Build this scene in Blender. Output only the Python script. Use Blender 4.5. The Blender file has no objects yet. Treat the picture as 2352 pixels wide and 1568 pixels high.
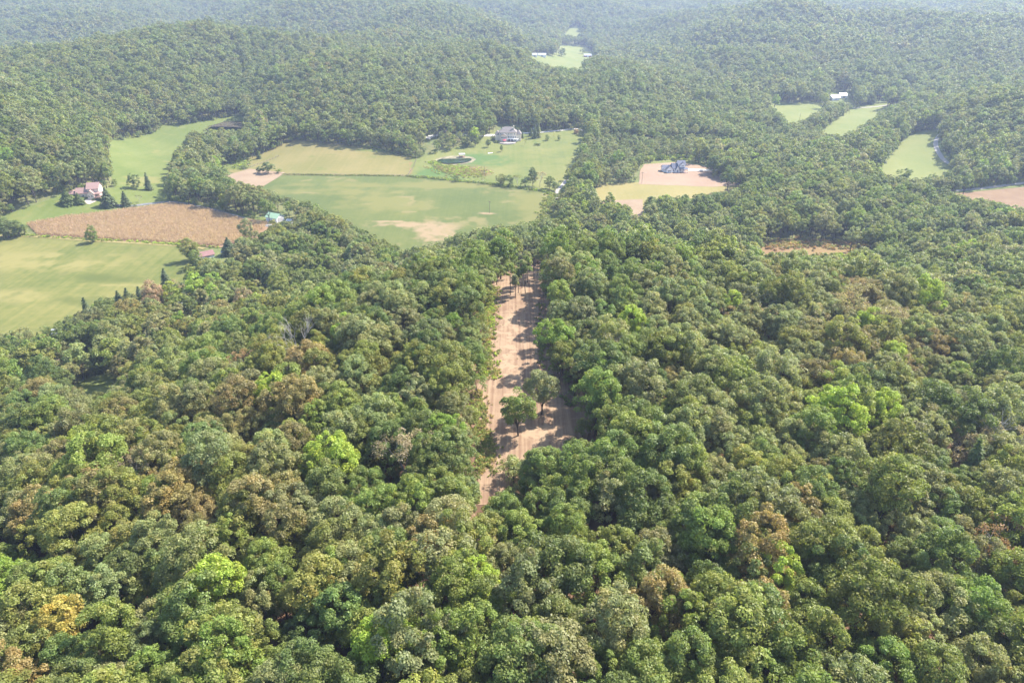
import bpy, bmesh, math, random
import numpy as np
from mathutils import Vector, Matrix
R_ = math.radians
random.seed(7); rng = np.random.default_rng(7)
S = bpy.context.scene
C = S.collection
# ------------------------------------------------------------------ camera, sky, sun
PITCH = 28.0; CZ = 105.0
cam = bpy.data.objects.new('camera', bpy.data.cameras.new('camera')); C.objects.link(cam)
cam.location = (0, 0, CZ); cam.rotation_euler = (R_(90-PITCH), 0, 0)
cam.data.sensor_width = 36; cam.data.lens = 24; cam.data.clip_start = 1; cam.data.clip_end = 12000
S.camera = cam
SUN_EL, SUN_AZ = R_(49), R_(57)           # azimuth clockwise from +Y
W = bpy.data.worlds.new('World'); S.world = W; W.use_nodes = True
nt = W.node_tree; sky = nt.nodes.new('ShaderNodeTexSky'); sky.sky_type = 'NISHITA'; sky.sun_disc = False
sky.sun_elevation = SUN_EL; sky.sun_rotation = SUN_AZ
nt.links.new(sky.outputs[0], nt.nodes['Background'].inputs[0]); nt.nodes['Background'].inputs[1].default_value = 0.15
sd = Vector((math.sin(SUN_AZ)*math.cos(SUN_EL), math.cos(SUN_AZ)*math.cos(SUN_EL), math.sin(SUN_EL)))
sun = bpy.data.objects.new('sun', bpy.data.lights.new('sun', 'SUN')); C.objects.link(sun)
sun.data.energy = 4.8; sun.data.angle = R_(0.53); sun.data.color = (1, .955, .88)
sun.rotation_euler = sd.to_track_quat('Z', 'Y').to_euler(); sun.location = (0, 0, 300)
S.view_settings.view_transform = 'Standard'; S.view_settings.look = 'None'
S.view_settings.exposure = 1.52; S.view_settings.gamma = 1
S.render.engine = 'CYCLES'
S.cycles.use_denoising = True; S.cycles.max_bounces = 5; S.cycles.diffuse_bounces = 3; S.cycles.glossy_bounces = 1
S.cycles.transmission_bounces = 3; S.cycles.transparent_max_bounces = 4; S.cycles.volume_bounces = 0
S.cycles.use_adaptive_sampling = False

# ------------------------------------------------------------------ materials
def mat(name, col, rough=.85, spec=.3, noise=None, bump=0):
    m = bpy.data.materials.new(name); m.use_nodes = True; t = m.node_tree; b = t.nodes['Principled BSDF']
    b.inputs['Roughness'].default_value = rough; b.inputs['Specular IOR Level'].default_value = spec
    b.inputs['Base Color'].default_value = (*col, 1)
    if noise:
        sc, amt = noise
        g = t.nodes.new('ShaderNodeNewGeometry'); n = t.nodes.new('ShaderNodeTexNoise'); n.inputs['Scale'].default_value = sc
        n.inputs['Detail'].default_value = 4; t.links.new(g.outputs['Position'], n.inputs['Vector'])
        x = t.nodes.new('ShaderNodeMix'); x.data_type = 'RGBA'
        x.inputs['A'].default_value = (*[c*(1-amt) for c in col], 1); x.inputs['B'].default_value = (*[min(1, c*(1+amt)) for c in col], 1)
        mr = t.nodes.new('ShaderNodeMapRange'); mr.inputs[1].default_value = .3; mr.inputs[2].default_value = .7
        t.links.new(n.outputs['Fac'], mr.inputs[0]); t.links.new(mr.outputs[0], x.inputs['Factor'])
        t.links.new(x.outputs['Result'], b.inputs['Base Color'])
    return m
def leaf_mat(name, instanced):
    m = bpy.data.materials.new(name); m.use_nodes = True; t = m.node_tree; t.nodes.clear()
    out = t.nodes.new('ShaderNodeOutputMaterial')
    if instanced:
        a = t.nodes.new('ShaderNodeAttribute'); a.attribute_type = 'INSTANCER'; a.attribute_name = 'tint'; csrc = a.outputs['Color']
    else:
        a = t.nodes.new('ShaderNodeObjectInfo'); csrc = a.outputs['Color']
    v = t.nodes.new('ShaderNodeAttribute'); v.attribute_name = 'cv'   # per clump variation
    sep = t.nodes.new('ShaderNodeSeparateColor'); t.links.new(v.outputs['Color'], sep.inputs[0])
    mul = t.nodes.new('ShaderNodeVectorMath'); mul.operation = 'SCALE'
    t.links.new(csrc, mul.inputs[0]); t.links.new(sep.outputs[0], mul.inputs['Scale'])
    mx = t.nodes.new('ShaderNodeMix'); mx.data_type = 'RGBA'
    t.links.new(sep.outputs[1], mx.inputs['Factor']); t.links.new(mul.outputs[0], mx.inputs['A'])
    m2 = t.nodes.new('ShaderNodeVectorMath'); m2.operation = 'MULTIPLY'; m2.inputs[1].default_value = (1.3, 1.0, .8)
    t.links.new(mul.outputs[0], m2.inputs[0]); t.links.new(m2.outputs[0], mx.inputs['B'])
    p = t.nodes.new('ShaderNodeBsdfPrincipled'); p.inputs['Roughness'].default_value = .5; p.inputs['Specular IOR Level'].default_value = .3
    t.links.new(mx.outputs['Result'], p.inputs['Base Color'])
    tr = t.nodes.new('ShaderNodeBsdfTranslucent')
    m3 = t.nodes.new('ShaderNodeVectorMath'); m3.operation = 'MULTIPLY'; m3.inputs[1].default_value = (1.25, 1.35, .7)
    t.links.new(mx.outputs['Result'], m3.inputs[0]); t.links.new(m3.outputs[0], tr.inputs[0])
    ms = t.nodes.new('ShaderNodeMixShader'); ms.inputs[0].default_value = .43
    t.links.new(p.outputs[0], ms.inputs[1]); t.links.new(tr.outputs[0], ms.inputs[2]); t.links.new(ms.outputs[0], out.inputs[0])
    return m
M_LEAF = leaf_mat('leaves', False); M_LEAFI = leaf_mat('leaves_mass', True)
M_BARK = mat('bark', (.09, .07, .055), .95, noise=(2.0, .35))
M_DEAD = mat('dead_wood', (.34, .31, .27), .9, noise=(1.5, .25))

# ------------------------------------------------------------------ picture -> place
F = 1568.0
cp, sp = math.cos(R_(PITCH)), math.sin(R_(PITCH))
def rays(u, v):
    a = (np.asarray(u, float)-1176)/F; b = -(np.asarray(v, float)-784)/F
    return np.stack([a, cp+b*sp, -sp+b*cp], -1)
def at_z(u, v, z):
    d = rays(u, v); t = (CZ-z)/-d[..., 2]; return t*d[..., 0], t*d[..., 1]
def project(x, y, z):
    dz = z-CZ; depth = y*cp - dz*sp; up = y*sp + dz*cp; depth = np.maximum(depth, 1e-3)
    return 1176+F*x/depth, 784-F*up/depth, depth

# ------------------------------------------------------------------ terrain
WP = """0 -300 0;0 -150 2;0 0 1;0 80 0;0 150 0;0 220 -1;10 255 -3;0 290 -11;0 325 -34;0 365 -48;60 80 -2;120 100 -8;60 160 -3;120 180 -8;60 240 -5;180 200 -15;210 260 -24;
150 250 -13;250 260 -22;300 250 -18;250 180 -14;160 300 -28;160 330 -38;160 365 -48;60 300 -14;70 335 -34;75 375 -48;250 320 -28;260 365 -46;310 310 -20;350 365 -42;390 310 -20;460 360 -36;
450 250 -12;300 120 -12;450 100 -14;-60 80 -2;-60 150 -5;-60 220 -10;-120 80 -10;-120 150 -18;-120 220 -32;-150 265 -45;-60 270 -20;-60 320 -42;-90 300 -42;-172 240 -44;-180 150 -32;
-200 200 -42;-180 80 -22;-250 80 -34;-250 200 -46;-280 140 -44;-60 370 -48;-120 350 -48;-200 300 -48;-300 300 -48;-100 0 -6;100 0 -4;-200 -100 -14;200 -100 -10;-500 0 -40;-500 300 -48;500 0 -20;-400 -300 -20;400 -300 -20;
0 1350 -42;-1000 1330 -26;-700 1380 -28;-350 1420 -20;350 1750 -24;700 1800 -18;1000 1700 -20;100 1300 -44;250 1350 -46;0 3600 62;-1200 3600 62;1200 3600 62;-2600 3600 62;2600 3600 62;-2400 2400 50;2400 2400 50;-1500 1200 10;1500 1200 0;-900 600 -5;900 500 -40;-1200 100 -20;1200 100 -30;-650 420 -20;620 480 -46;
-2500 0 0;2500 0 0;-1800 1800 30;1800 1800 25"""
UP = """300 520 -47;100 520 -46;0 560 -48;400 620 -48;600 520 -48;900 480 -48;900 420 -48;1100 480 -48;1200 450 -48;1400 520 -49;1600 500 -49;1800 500 -49;2000 500 -49;2300 500 -48;2300 450 -47;2000 450 -49;
1550 395 -46;1700 430 -48;1400 440 -48;1350 350 -44;1330 300 -40;1160 320 -42;1043 370 -46;1250 370 -45;800 370 -45;680 330 -42;560 400 -46;400 460 -47;200 460 -43;330 400 -45;330 330 -43;480 295 -42;550 270 -40;430 290 -42;
0 480 -42;0 400 -26;100 400 -28;0 300 -8;150 300 -14;250 300 -36;300 290 -40;350 250 -22;450 230 -20;550 235 -36;150 200 0;300 180 -2;450 170 -6;0 200 2;0 140 8;200 130 8;400 115 8;0 80 -2;0 0 44;200 62 6;300 0 46;450 50 10;
700 300 -38;700 250 -22;700 200 -8;700 150 -2;700 100 8;700 50 22;700 0 46;900 300 -38;900 250 -22;900 200 -12;900 150 -6;900 100 2;900 50 18;900 0 46;1150 280 -34;1150 240 -24;1150 200 -16;1150 155 -10;1250 145 -11;1050 120 -2;
1400 180 -20;1500 220 -32;1400 250 -37;1600 240 -40;1700 260 -45;1300 130 -46;1310 95 -38;1350 160 -48;1450 165 -47;1320 68 -20;1300 0 44;1100 50 15;1100 0 44;1300 40 8;1200 90 -8;
1600 185 -42;1600 150 -28;1600 100 -8;1600 50 12;1600 0 42;1800 205 -38;1800 150 -18;1800 100 0;1800 50 18;1800 0 44;2000 215 -44;2000 170 -26;2000 120 -8;2000 60 14;2000 0 46;2200 200 -34;2200 150 -14;2200 100 0;2200 50 18;2200 0 46;
2352 200 -30;2352 130 -8;2352 60 16;2352 0 46;1950 260 -47;1830 255 -47;2050 235 -46;1700 300 -47;1850 330 -48;2100 350 -48;2170 330 -46;2250 320 -34;2352 300 -24;2352 250 -12;2250 265 -24;2352 380 -44;2300 400 -47"""
P = [tuple(map(float, s.split())) for s in WP.replace('\n', '').split(';')]
for s in UP.replace('\n', '').split(';'):
    u, v, z = map(float, s.split()); x, y = at_z(u, v, z); P.append((float(x), float(y), z))
P = np.array(P); px, py = P[:, 0], P[:, 1]
def phi(r2): return np.sqrt(r2+55.0**2)
def warp(x, y):    # compress far distances so the fit is even over the whole land
    d = np.hypot(x, y); k = np.where(d > 600, (600+(d-600)*.45)/np.maximum(d, 1), 1); return x*k, y*k
wx, wy = warp(px, py)
A = phi((wx[:, None]-wx[None])**2+(wy[:, None]-wy[None])**2)
n = len(P); AA = np.zeros((n+1, n+1)); AA[:n, :n] = A - np.eye(n)*6; AA[:n, n] = 1; AA[n, :n] = 1
wgt = np.linalg.solve(AA, np.append(P[:, 2], 0))
CELL = 6.0; X0, X1, Y0, Y1 = -3000, 3000, -600, 3900
gx = np.arange(X0, X1+1, CELL); gy = np.arange(Y0, Y1+1, CELL)
GXm, GYm = np.meshgrid(gx, gy)
H = np.zeros_like(GXm)
for i in range(GXm.shape[0]):
    a, b = warp(GXm[i], GYm[i])
    H[i] = phi((a[:, None]-wx[None])**2+(b[:, None]-wy[None])**2) @ wgt[:n] + wgt[n]
H = np.maximum(H, -50+.1*(H+50))
k = np.clip((H+36)/25, 0, 1)*np.clip((GYm-520)/300, 0, 1)
k2 = np.clip((GYm-800)/500, 0, 1); H += k*((6+9*k2)*np.sin(GXm/61+1.3*np.sin(GYm/113))*np.sin(GYm/97+.8*np.sin(GXm/71)) + (4+9*k2)*np.sin(GXm/118+GYm/175+.9*np.sin(GYm/240)))
def hgt(x, y):
    fx = np.clip((np.asarray(x, float)-X0)/CELL, 0, len(gx)-1.001); fy = np.clip((np.asarray(y, float)-Y0)/CELL, 0, len(gy)-1.001)
    i = fx.astype(int); j = fy.astype(int); a = fx-i; b = fy-j
    return (H[j, i]*(1-a)+H[j, i+1]*a)*(1-b)+(H[j+1, i]*(1-a)+H[j+1, i+1]*a)*b
def hit(u, v):
    d = rays(u, v).reshape(-1, 3); t = np.full(len(d), 60.0); lo = t.copy(); done = np.zeros(len(d), bool)
    for _ in range(900):
        x, y, z = t*d[:, 0], t*d[:, 1], CZ+t*d[:, 2]
        below = z < hgt(x, y); done |= below
        if done.all(): break
        lo = np.where(done, lo, t); t = np.where(done, t, t+np.maximum(2.5, t*.006))
    hi = t.copy()
    for _ in range(14):
        m = (lo+hi)/2; b = (CZ+m*d[:, 2]) < hgt(m*d[:, 0], m*d[:, 1]); hi = np.where(b, m, hi); lo = np.where(b, lo, m)
    return hi*d[:, 0], hi*d[:, 1], CZ+hi*d[:, 2]
def hit1(u, v):
    x, y, z = hit([u], [v]); return float(x[0]), float(y[0]), float(hgt(x, y)[0])
def inpoly(u, v, poly):
    r = np.zeros(np.shape(u), bool); m = len(poly)
    for i in range(m):
        x1, y1 = poly[i]; x2, y2 = poly[(i+1) % m]
        if y1 == y2: continue
        r ^= ((y1 > v) != (y2 > v)) & (u < (x2-x1)*(v-y1)/(y2-y1)+x1)
    return r
def PL(s): return [tuple(map(float, q.split(','))) for q in s.split()]
# open ground as the picture shows it (visible outlines)
OPEN = dict(
 pasture=PL('-400,548 0,553 60,541 215,552 420,562 428,600 415,632 392,650 330,668 232,682 200,702 160,724 120,748 60,752 0,768 -400,800'),
 corn=PL('62,515 150,498 300,478 400,466 470,478 560,503 618,512 604,535 560,545 528,562 500,567 250,552 90,542'),
 meadow=PL('-60,510 30,490 110,462 150,446 235,437 268,437 275,425 262,400 255,360 253,325 300,320 360,308 372,291 440,285 500,275 560,262 552,296 490,297 432,303 418,330 398,350 386,385 375,405 376,440 378,458 480,478 600,505 600,512 400,470 300,480 60,516'),
 hay=PL('500,378 560,372 620,348 680,322 760,333 860,341 935,358 957,365 945,404 655,402 600,400 540,400'),
 fallow=PL('515,402 575,388 655,396 602,430 560,424 540,412'),
 crop=PL('600,430 650,402 930,404 1040,412 1150,424 1268,442 1282,450 1258,480 1248,508 1140,516 1060,533 1000,556 930,572 895,560 840,528 770,492 720,468 640,445'),
 yard=PL('948,365 1010,352 1060,342 1100,335 1117,318 1117,308 1200,306 1335,296 1342,306 1326,340 1318,372 1296,400 1276,420 1276,436 1150,424 1040,414 945,406'),
 lot=PL('1470,378 1560,362 1640,384 1632,408 1695,424 1715,427 1655,441 1560,448 1480,454 1477,490 1462,496 1450,470 1380,458 1368,440 1375,425 1468,420'),
 f1=PL('1762,238 1885,238 1898,246 1850,268 1835,280 1812,276'),
 f2=PL('1886,302 1958,250 2050,232 2068,232 2010,268 1960,300 1930,311'),
 f3=PL('2022,384 2052,350 2095,306 2148,298 2158,330 2178,372 2190,386 2184,402 2110,410 2030,398'),
 road=PL('2115,441 2220,437 2352,421 2700,405 2700,500 2352,474 2310,470 2280,460 2190,446'),
 v2=PL('1228,140 1212,128 1262,128 1292,126 1284,106 1345,108 1352,118 1372,130 1340,138 1332,160 1290,150'),
 v3=PL('1296,78 1320,62 1338,64 1326,84'),
 patch=PL('1738,560 1800,551 1870,553 2015,566 2020,573 1950,582 1870,587 1800,585 1750,580'),
 clearing=PL('1136,668 1146,645 1200,604 1240,594 1238,640 1232,690 1241,780 1248,850 1258,866 1298,900 1318,945 1312,980 1280,1028 1174,1028 1156,1052 1146,1084 1137,1132 1112,1124 1119,1060 1128,1030 1108,950 1100,905 1124,880 1129,800 1119,780 1127,740'),
 lawn=PL('168,884 215,868 252,856 262,868 243,892 206,906'),
 drive=PL('970,322 985,311 1004,306 1006,316 985,330'),
 houses=PL('1137,327 1139,290 1196,290 1198,327'),
 shed=PL('600,505 606,488 662,490 664,515'), shed2=PL('462,596 466,578 530,574 530,592'),
 roof3=PL('416,714 418,702 436,700 436,712'), roof4=PL('126,780 128,772 148,768 150,778'),
 far1=PL('1905,234 1905,212 1955,212 1958,236'), lane=PL('1272,462 1282,425 1296,412 1302,416 1286,448 1282,462'),
 lane2=PL('110,842 122,822 134,826 130,846'), dirt=PL('285,600 285,600 285,600'))
OPEN.pop('dirt')

def mesh_from(name, V, Fc, m, smooth=False):
    me = bpy.data.meshes.new(name); V = np.asarray(V, np.float32); Fc = np.asarray(Fc, np.int32); k = Fc.shape[1]
    me.vertices.add(len(V)); me.vertices.foreach_set('co', V.ravel())
    me.loops.add(Fc.size); me.loops.foreach_set('vertex_index', Fc.ravel())
    me.polygons.add(len(Fc)); me.polygons.foreach_set('loop_start', np.arange(0, Fc.size, k, dtype=np.int32))
    me.update(calc_edges=True)
    if m: me.materials.append(m)
    if smooth: me.polygons.foreach_set('use_smooth', np.ones(len(Fc), bool))
    return me
def link(name, me, parent=None, **props):
    o = bpy.data.objects.new(name, me); C.objects.link(o)
    if parent: o.parent = parent
    for a, b in props.items(): o[a] = b
    return o
def fcol(me, name, cols):
    a = me.attributes.new(name, 'FLOAT_COLOR', 'POINT'); c = np.ones((len(cols), 4), np.float32); c[:, :cols.shape[1]] = cols
    a.data.foreach_set('color', c.ravel())

# ground: mask of the open land for a grassy tone, forest litter elsewhere
def ground_mat():
    m = bpy.data.materials.new('ground'); m.use_nodes = True; t = m.node_tree; b = t.nodes['Principled BSDF']; b.inputs['Roughness'].default_value = .95
    b.inputs['Specular IOR Level'].default_value = .1
    g = t.nodes.new('ShaderNodeNewGeometry'); n1 = t.nodes.new('ShaderNodeTexNoise'); n1.inputs['Scale'].default_value = .25; n1.inputs['Detail'].default_value = 6
    t.links.new(g.outputs['Position'], n1.inputs['Vector'])
    r = t.nodes.new('ShaderNodeValToRGB'); r.color_ramp.elements[0].position = .35; r.color_ramp.elements[0].color = (.11, .065, .04, 1); r.color_ramp.elements[1].position = .65; r.color_ramp.elements[1].color = (.20, .12, .075, 1)
    t.links.new(n1.outputs['Fac'], r.inputs[0])
    r2 = t.nodes.new('ShaderNodeValToRGB'); r2.color_ramp.elements[0].position = .3; r2.color_ramp.elements[0].color = (.085, .11, .035, 1); r2.color_ramp.elements[1].position = .7; r2.color_ramp.elements[1].color = (.14, .15, .055, 1)
    t.links.new(n1.outputs['Fac'], r2.inputs[0])
    a = t.nodes.new('ShaderNodeAttribute'); a.attribute_name = 'grass'; mx = t.nodes.new('ShaderNodeMix'); mx.data_type = 'RGBA'
    t.links.new(a.outputs['Fac'], mx.inputs['Factor']); t.links.new(r.outputs[0], mx.inputs['A']); t.links.new(r2.outputs[0], mx.inputs['B'])
    t.links.new(mx.outputs['Result'], b.inputs['Base Color'])
    return m
ny, nx = H.shape
idx = np.arange(nx*ny).reshape(ny, nx)
Q = np.stack([idx[:-1, :-1], idx[:-1, 1:], idx[1:, 1:], idx[1:, :-1]], -1).reshape(-1, 4)
V = np.stack([GXm, GYm, H], -1).reshape(-1, 3)
me = mesh_from('ground', V, Q, ground_mat(), True)
gu, gv, gd = project(V[:, 0], V[:, 1], V[:, 2])
gm = np.zeros(len(V), bool)
for k_, pl in OPEN.items():
    if k_ not in ('clearing',):
        for dv in (-6, 0, 6): gm |= inpoly(gu, gv+dv, pl) & (V[:, 1] > 100)
cl = np.zeros((len(V), 3), np.float32); cl[V[:, 2] < -35] = .75; cl[(V[:, 1] > 420)] = .8; cl[gm] = 1; fcol(me, 'grass', cl)
link('ground', me, kind='structure')

# ------------------------------------------------------------------ fields and other sheets laid on the land
def sheet(name, poly, m, off=.2, cell=5.0, dens=3, jag=0.0, world=False, fn=None, flat=False, grid=True, **pr):
    pts = []
    k = len(poly)
    for i in range(k):
        a, b = np.array(poly[i], float), np.array(poly[(i+1) % k], float)
        for j in range(dens): pts.append(a+(b-a)*j/dens)
    pts = np.array(pts)
    if world: x, y = pts[:, 0], pts[:, 1]
    else: x, y, _ = hit(pts[:, 0], pts[:, 1])
    if jag:
        x = x+rng.normal(0, jag, len(x)); y = y+rng.normal(0, jag, len(y))
    bm = bmesh.new(); vs = [bm.verts.new((a, b, 0)) for a, b in zip(x, y)]
    f = bm.faces.new(vs); bmesh.ops.triangulate(bm, faces=[f], ngon_method='EAR_CLIP')
    if grid:
        for ax, lo, hi in ((0, x.min(), x.max()), (1, y.min(), y.max())):
            q = math.floor(lo/cell)*cell+cell
            while q < hi:
                co = [0, 0, 0]; co[ax] = q; no = [0, 0, 0]; no[ax] = 1
                bmesh.ops.bisect_plane(bm, geom=bm.verts[:]+bm.edges[:]+bm.faces[:], plane_co=co, plane_no=no); q += cell
    me = bpy.data.meshes.new(name); bm.to_mesh(me); bm.free()
    co = np.zeros(len(me.vertices)*3, np.float32); me.vertices.foreach_get('co', co); co = co.reshape(-1, 3)
    zz = hgt(co[:, 0], co[:, 1]); co[:, 2] = (zz.mean() if flat else zz)+off
    me.vertices.foreach_set('co', co.ravel()); me.update()
    # all faces up
    bm = bmesh.new(); bm.from_mesh(me)
    for f in bm.faces:
        if f.normal.z < 0: f.normal_flip()
    bm.to_mesh(me); bm.free()
    me.polygons.foreach_set('use_smooth', np.ones(len(me.polygons), bool))
    me.materials.append(m)
    if fn:
        u, v, _ = project(co[:, 0], co[:, 1], co[:, 2]); fcol(me, 'mask', fn(co[:, 0], co[:, 1], u, v))
    pr = pr or dict(kind='structure')
    return link(name, me, **pr)
def field_mat(name, c1, c2, c3=None, sc=.05, streak=None, ang=0, rough=.95, c4=None):
    """c1/c2 mottled at two scales, c3 where the mask's red says so, c4 the mask's green; streak = (across scale, strength)"""
    m = bpy.data.materials.new(name); m.use_nodes = True; t = m.node_tree; b = t.nodes['Principled BSDF']; b.inputs['Roughness'].default_value = rough
    b.inputs['Specular IOR Level'].default_value = .1
    g = t.nodes.new('ShaderNodeNewGeometry')
    c1, c2, c3, c4 = [tuple(a*b for a, b in zip(c, (.49, .46, .34))) if c else None for c in (c1, c2, c3, c4)]
    def noise(s, d, vec): 
        q = t.nodes.new('ShaderNodeTexNoise'); q.inputs['Scale'].default_value = s; q.inputs['Detail'].default_value = d; t.links.new(vec, q.inputs['Vector']); return q.outputs['Fac']
    n1 = noise(sc, 7, g.outputs['Position']); n2 = noise(sc*14, 4, g.outputs['Position'])
    ad = t.nodes.new('ShaderNodeMath'); ad.operation = 'MULTIPLY_ADD'; ad.inputs[1].default_value = .45; t.links.new(n2, ad.inputs[0]); t.links.new(n1, ad.inputs[2]); src = ad.outputs[0]
    if streak:
        mp = t.nodes.new('ShaderNodeMapping'); mp.inputs['Rotation'].default_value = (0, 0, ang); mp.inputs['Scale'].default_value = (streak[0], streak[0]*.02, .01)
        t.links.new(g.outputs['Position'], mp.inputs[0]); n3 = noise(1, 2, mp.outputs[0])
        a2 = t.nodes.new('ShaderNodeMath'); a2.operation = 'MULTIPLY_ADD'; a2.inputs[1].default_value = streak[1]; t.links.new(n3, a2.inputs[0]); t.links.new(src, a2.inputs[2]); src = a2.outputs[0]
    nm_ = t.nodes.new('ShaderNodeMath'); nm_.operation = 'MULTIPLY_ADD'; nm_.inputs[1].default_value = .7; t.links.new(noise(sc*5, 6, g.outputs['Position']), nm_.inputs[0]); t.links.new(noise(sc*1.6, 6, g.outputs['Position']), nm_.inputs[2]); nm = nm_.outputs[0]
    mid = .5+.225+(streak[1]*.5 if streak else 0)
    mr = t.nodes.new('ShaderNodeMapRange'); mr.inputs[1].default_value = mid-.25; mr.inputs[2].default_value = mid+.25; t.links.new(src, mr.inputs[0])
    x = t.nodes.new('ShaderNodeMix'); x.data_type = 'RGBA'; x.inputs['A'].default_value = (*c1, 1); x.inputs['B'].default_value = (*c2, 1); t.links.new(mr.outputs[0], x.inputs['Factor'])
    cur = x.outputs['Result']
    if c3:
        at = t.nodes.new('ShaderNodeAttribute'); at.attribute_name = 'mask'; sp_ = t.nodes.new('ShaderNodeSeparateColor'); t.links.new(at.outputs['Color'], sp_.inputs[0])
        for ch, cc in ((0, c3), (1, c4)):
            if not cc: continue
            am = t.nodes.new('ShaderNodeMath'); am.operation = 'MULTIPLY_ADD'; am.inputs[1].default_value = 2.6; am.inputs[2].default_value = -2.2; t.links.new(nm, am.inputs[0])
            a3 = t.nodes.new('ShaderNodeMath'); a3.operation = 'ADD'; t.links.new(am.outputs[0], a3.inputs[0]); t.links.new(sp_.outputs[ch], a3.inputs[1])
            m3 = t.nodes.new('ShaderNodeMapRange'); m3.inputs[1].default_value = .1 if ch else .3; m3.inputs[2].default_value = .9 if ch else .75; t.links.new(a3.outputs[0], m3.inputs[0])
            y = t.nodes.new('ShaderNodeMix'); y.data_type = 'RGBA'; t.links.new(m3.outputs[0], y.inputs['Factor']); t.links.new(cur, y.inputs['A']); y.inputs['B'].default_value = (*cc, 1); cur = y.outputs['Result']
    t.links.new(cur, b.inputs['Base Color'])
    return m
def ell(u, v, cu, cv, ru, rv): return np.clip(1.5-np.sqrt(((u-cu)/ru)**2+((v-cv)/rv)**2), 0, 1)*.9
def masks(*chs):
    def f(x, y, u, v):
        o = np.zeros((len(u), 3), np.float32)
        for c, L in enumerate(chs):
            for e in L: o[:, c] = np.maximum(o[:, c], ell(u, v, *e))
        return o
    return f
M_PAST = field_mat('pasture', (.17, .22, .07), (.34, .33, .14), (.37, .35, .16), sc=.02, streak=(.45, .5), ang=-.6, c4=(.16, .20, .07))
sheet('pasture', PL('-400,548 0,553 60,541 215,552 440,564 470,640 420,690 300,740 200,790 60,800 -400,830'), M_PAST, fn=masks([(100, 600, 190, 22), (60, 680, 90, 14), (300, 655, 90, 5)], [(250, 640, 70, 10), (180, 690, 60, 12)]))
M_CORN = field_mat('dry_corn', (.34, .22, .17), (.46, .32, .25), sc=.08, streak=(1.2, .35), ang=.35)
M_MEAD = field_mat('meadow', (.17, .24, .07), (.26, .31, .12), (.31, .32, .14), sc=.03, streak=(.3, .4), ang=.2)
sheet('meadow', PL('-80,530 -60,505 30,488 110,460 150,440 235,432 262,434 255,400 250,360 246,318 300,312 360,300 368,286 440,279 500,270 580,256 590,300 500,320 440,345 410,400 400,445 480,478 620,506 660,530 600,520 400,472 300,485 60,522'), M_MEAD, off=.16, fn=masks([(330, 415, 50, 12)]))
M_HAY = field_mat('hay_field', (.27, .27, .11), (.38, .33, .17), (.22, .27, .09), sc=.025, streak=(.45, .45), ang=1.4)
sheet('hay_field', PL('480,384 560,368 620,342 672,312 760,325 860,338 935,354 957,362 947,405 655,403 560,404'), M_HAY, off=.2, fn=masks([(520, 385, 50, 8), (850, 345, 60, 3)]))
M_FALL = field_mat('fallow_soil', (.42, .31, .27), (.52, .41, .36), sc=.06)
sheet('bare_field', PL('515,404 575,388 655,397 602,431 560,424 530,415'), M_FALL, off=.3, jag=.5)
M_CROP = field_mat('soybean_field', (.14, .195, .075), (.21, .25, .10), (.46, .36, .27), sc=.018, streak=(.6, .45), ang=1.25, c4=(.27, .28, .12))
sheet('crop_field', PL('590,432 650,404 930,406 1040,414 1150,426 1268,444 1290,450 1270,485 1262,530 1140,560 1060,580 1000,590 930,600 860,575 800,545 740,510 690,480 620,450'), M_CROP, off=.22, cell=3.0,
      fn=masks([(985, 523, 60, 13), (950, 517, 85, 6), (895, 509, 34, 3), (1000, 537, 44, 20), (930, 463, 24, 14), (932, 486, 30, 1.6), (850, 468, 24, 3.5), (785, 440, 26, 2), (1122, 490, 24, 3.2), (1250, 470, 14, 26), (715, 443, 55, 3)], [(760, 440, 150, 9), (1000, 425, 300, 6), (1225, 480, 40, 40), (880, 470, 90, 22)]))
M_YARD = field_mat('yard_grass', (.21, .27, .09), (.33, .34, .15), (.36, .27, .15), sc=.03, streak=(.4, .35), ang=.1, c4=(.15, .255, .09))
sheet('yard', PL('940,366 1010,348 1060,335 1100,320 1112,300 1200,302 1335,293 1360,300 1345,345 1335,380 1320,410 1300,440 1276,440 1150,425 1040,413 940,405'), M_YARD, off=.24, cell=3.0,
      fn=masks([(1085, 388, 35, 10), (1040, 384, 34, 4), (942, 385, 8, 22), (1110, 395, 22, 8)], [(1100, 366, 60, 14), (1000, 395, 45, 10), (1000, 405, 60, 8)]))
M_LOTG = field_mat('mown_strip', (.37, .34, .16), (.47, .41, .22), sc=.03, streak=(.3, .3), ang=1.45)
M_LOTS = field_mat('graded_soil', (.46, .33, .30), (.54, .41, .37), sc=.04, streak=(.3, .15), ang=1.5)
sheet('mown_strip', PL('1360,455 1372,423 1468,419 1640,424 1715,425 1730,432 1655,460 1560,470 1470,490 1400,480'), M_LOTG, off=.2)
sheet('weedy_verge', PL('1466,378 1476,362 1560,358 1645,368 1645,388 1560,378 1476,380'), M_YARD, off=.16, fn=masks([(1480, 368, 5, 3)]))
sheet('graded_lot', PL('1467,424 1470,392 1480,378 1560,373 1640,386 1634,400 1690,420 1705,426 1640,430 1560,427'), M_LOTS, off=.26, jag=.4)
sheet('bare_plot', PL('1376,462 1476,458 1478,500 1455,500 1380,470'), M_FALL, off=.28)
M_GR2 = field_mat('far_pasture', (.24, .31, .11), (.34, .37, .16), sc=.03, streak=(.1, .2), ang=.5)
sheet('pasture', PL('1755,236 1885,236 1905,244 1850,275 1840,300 1800,280'), M_GR2)
sheet('pasture', PL('1870,312 1955,248 2050,229 2080,229 2020,272 1970,308 1930,325'), M_GR2)
sheet('pasture', PL('2005,395 2045,350 2090,302 2150,294 2162,330 2182,372 2196,384 2196,412 2110,430 2030,412'), M_GR2)
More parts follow.
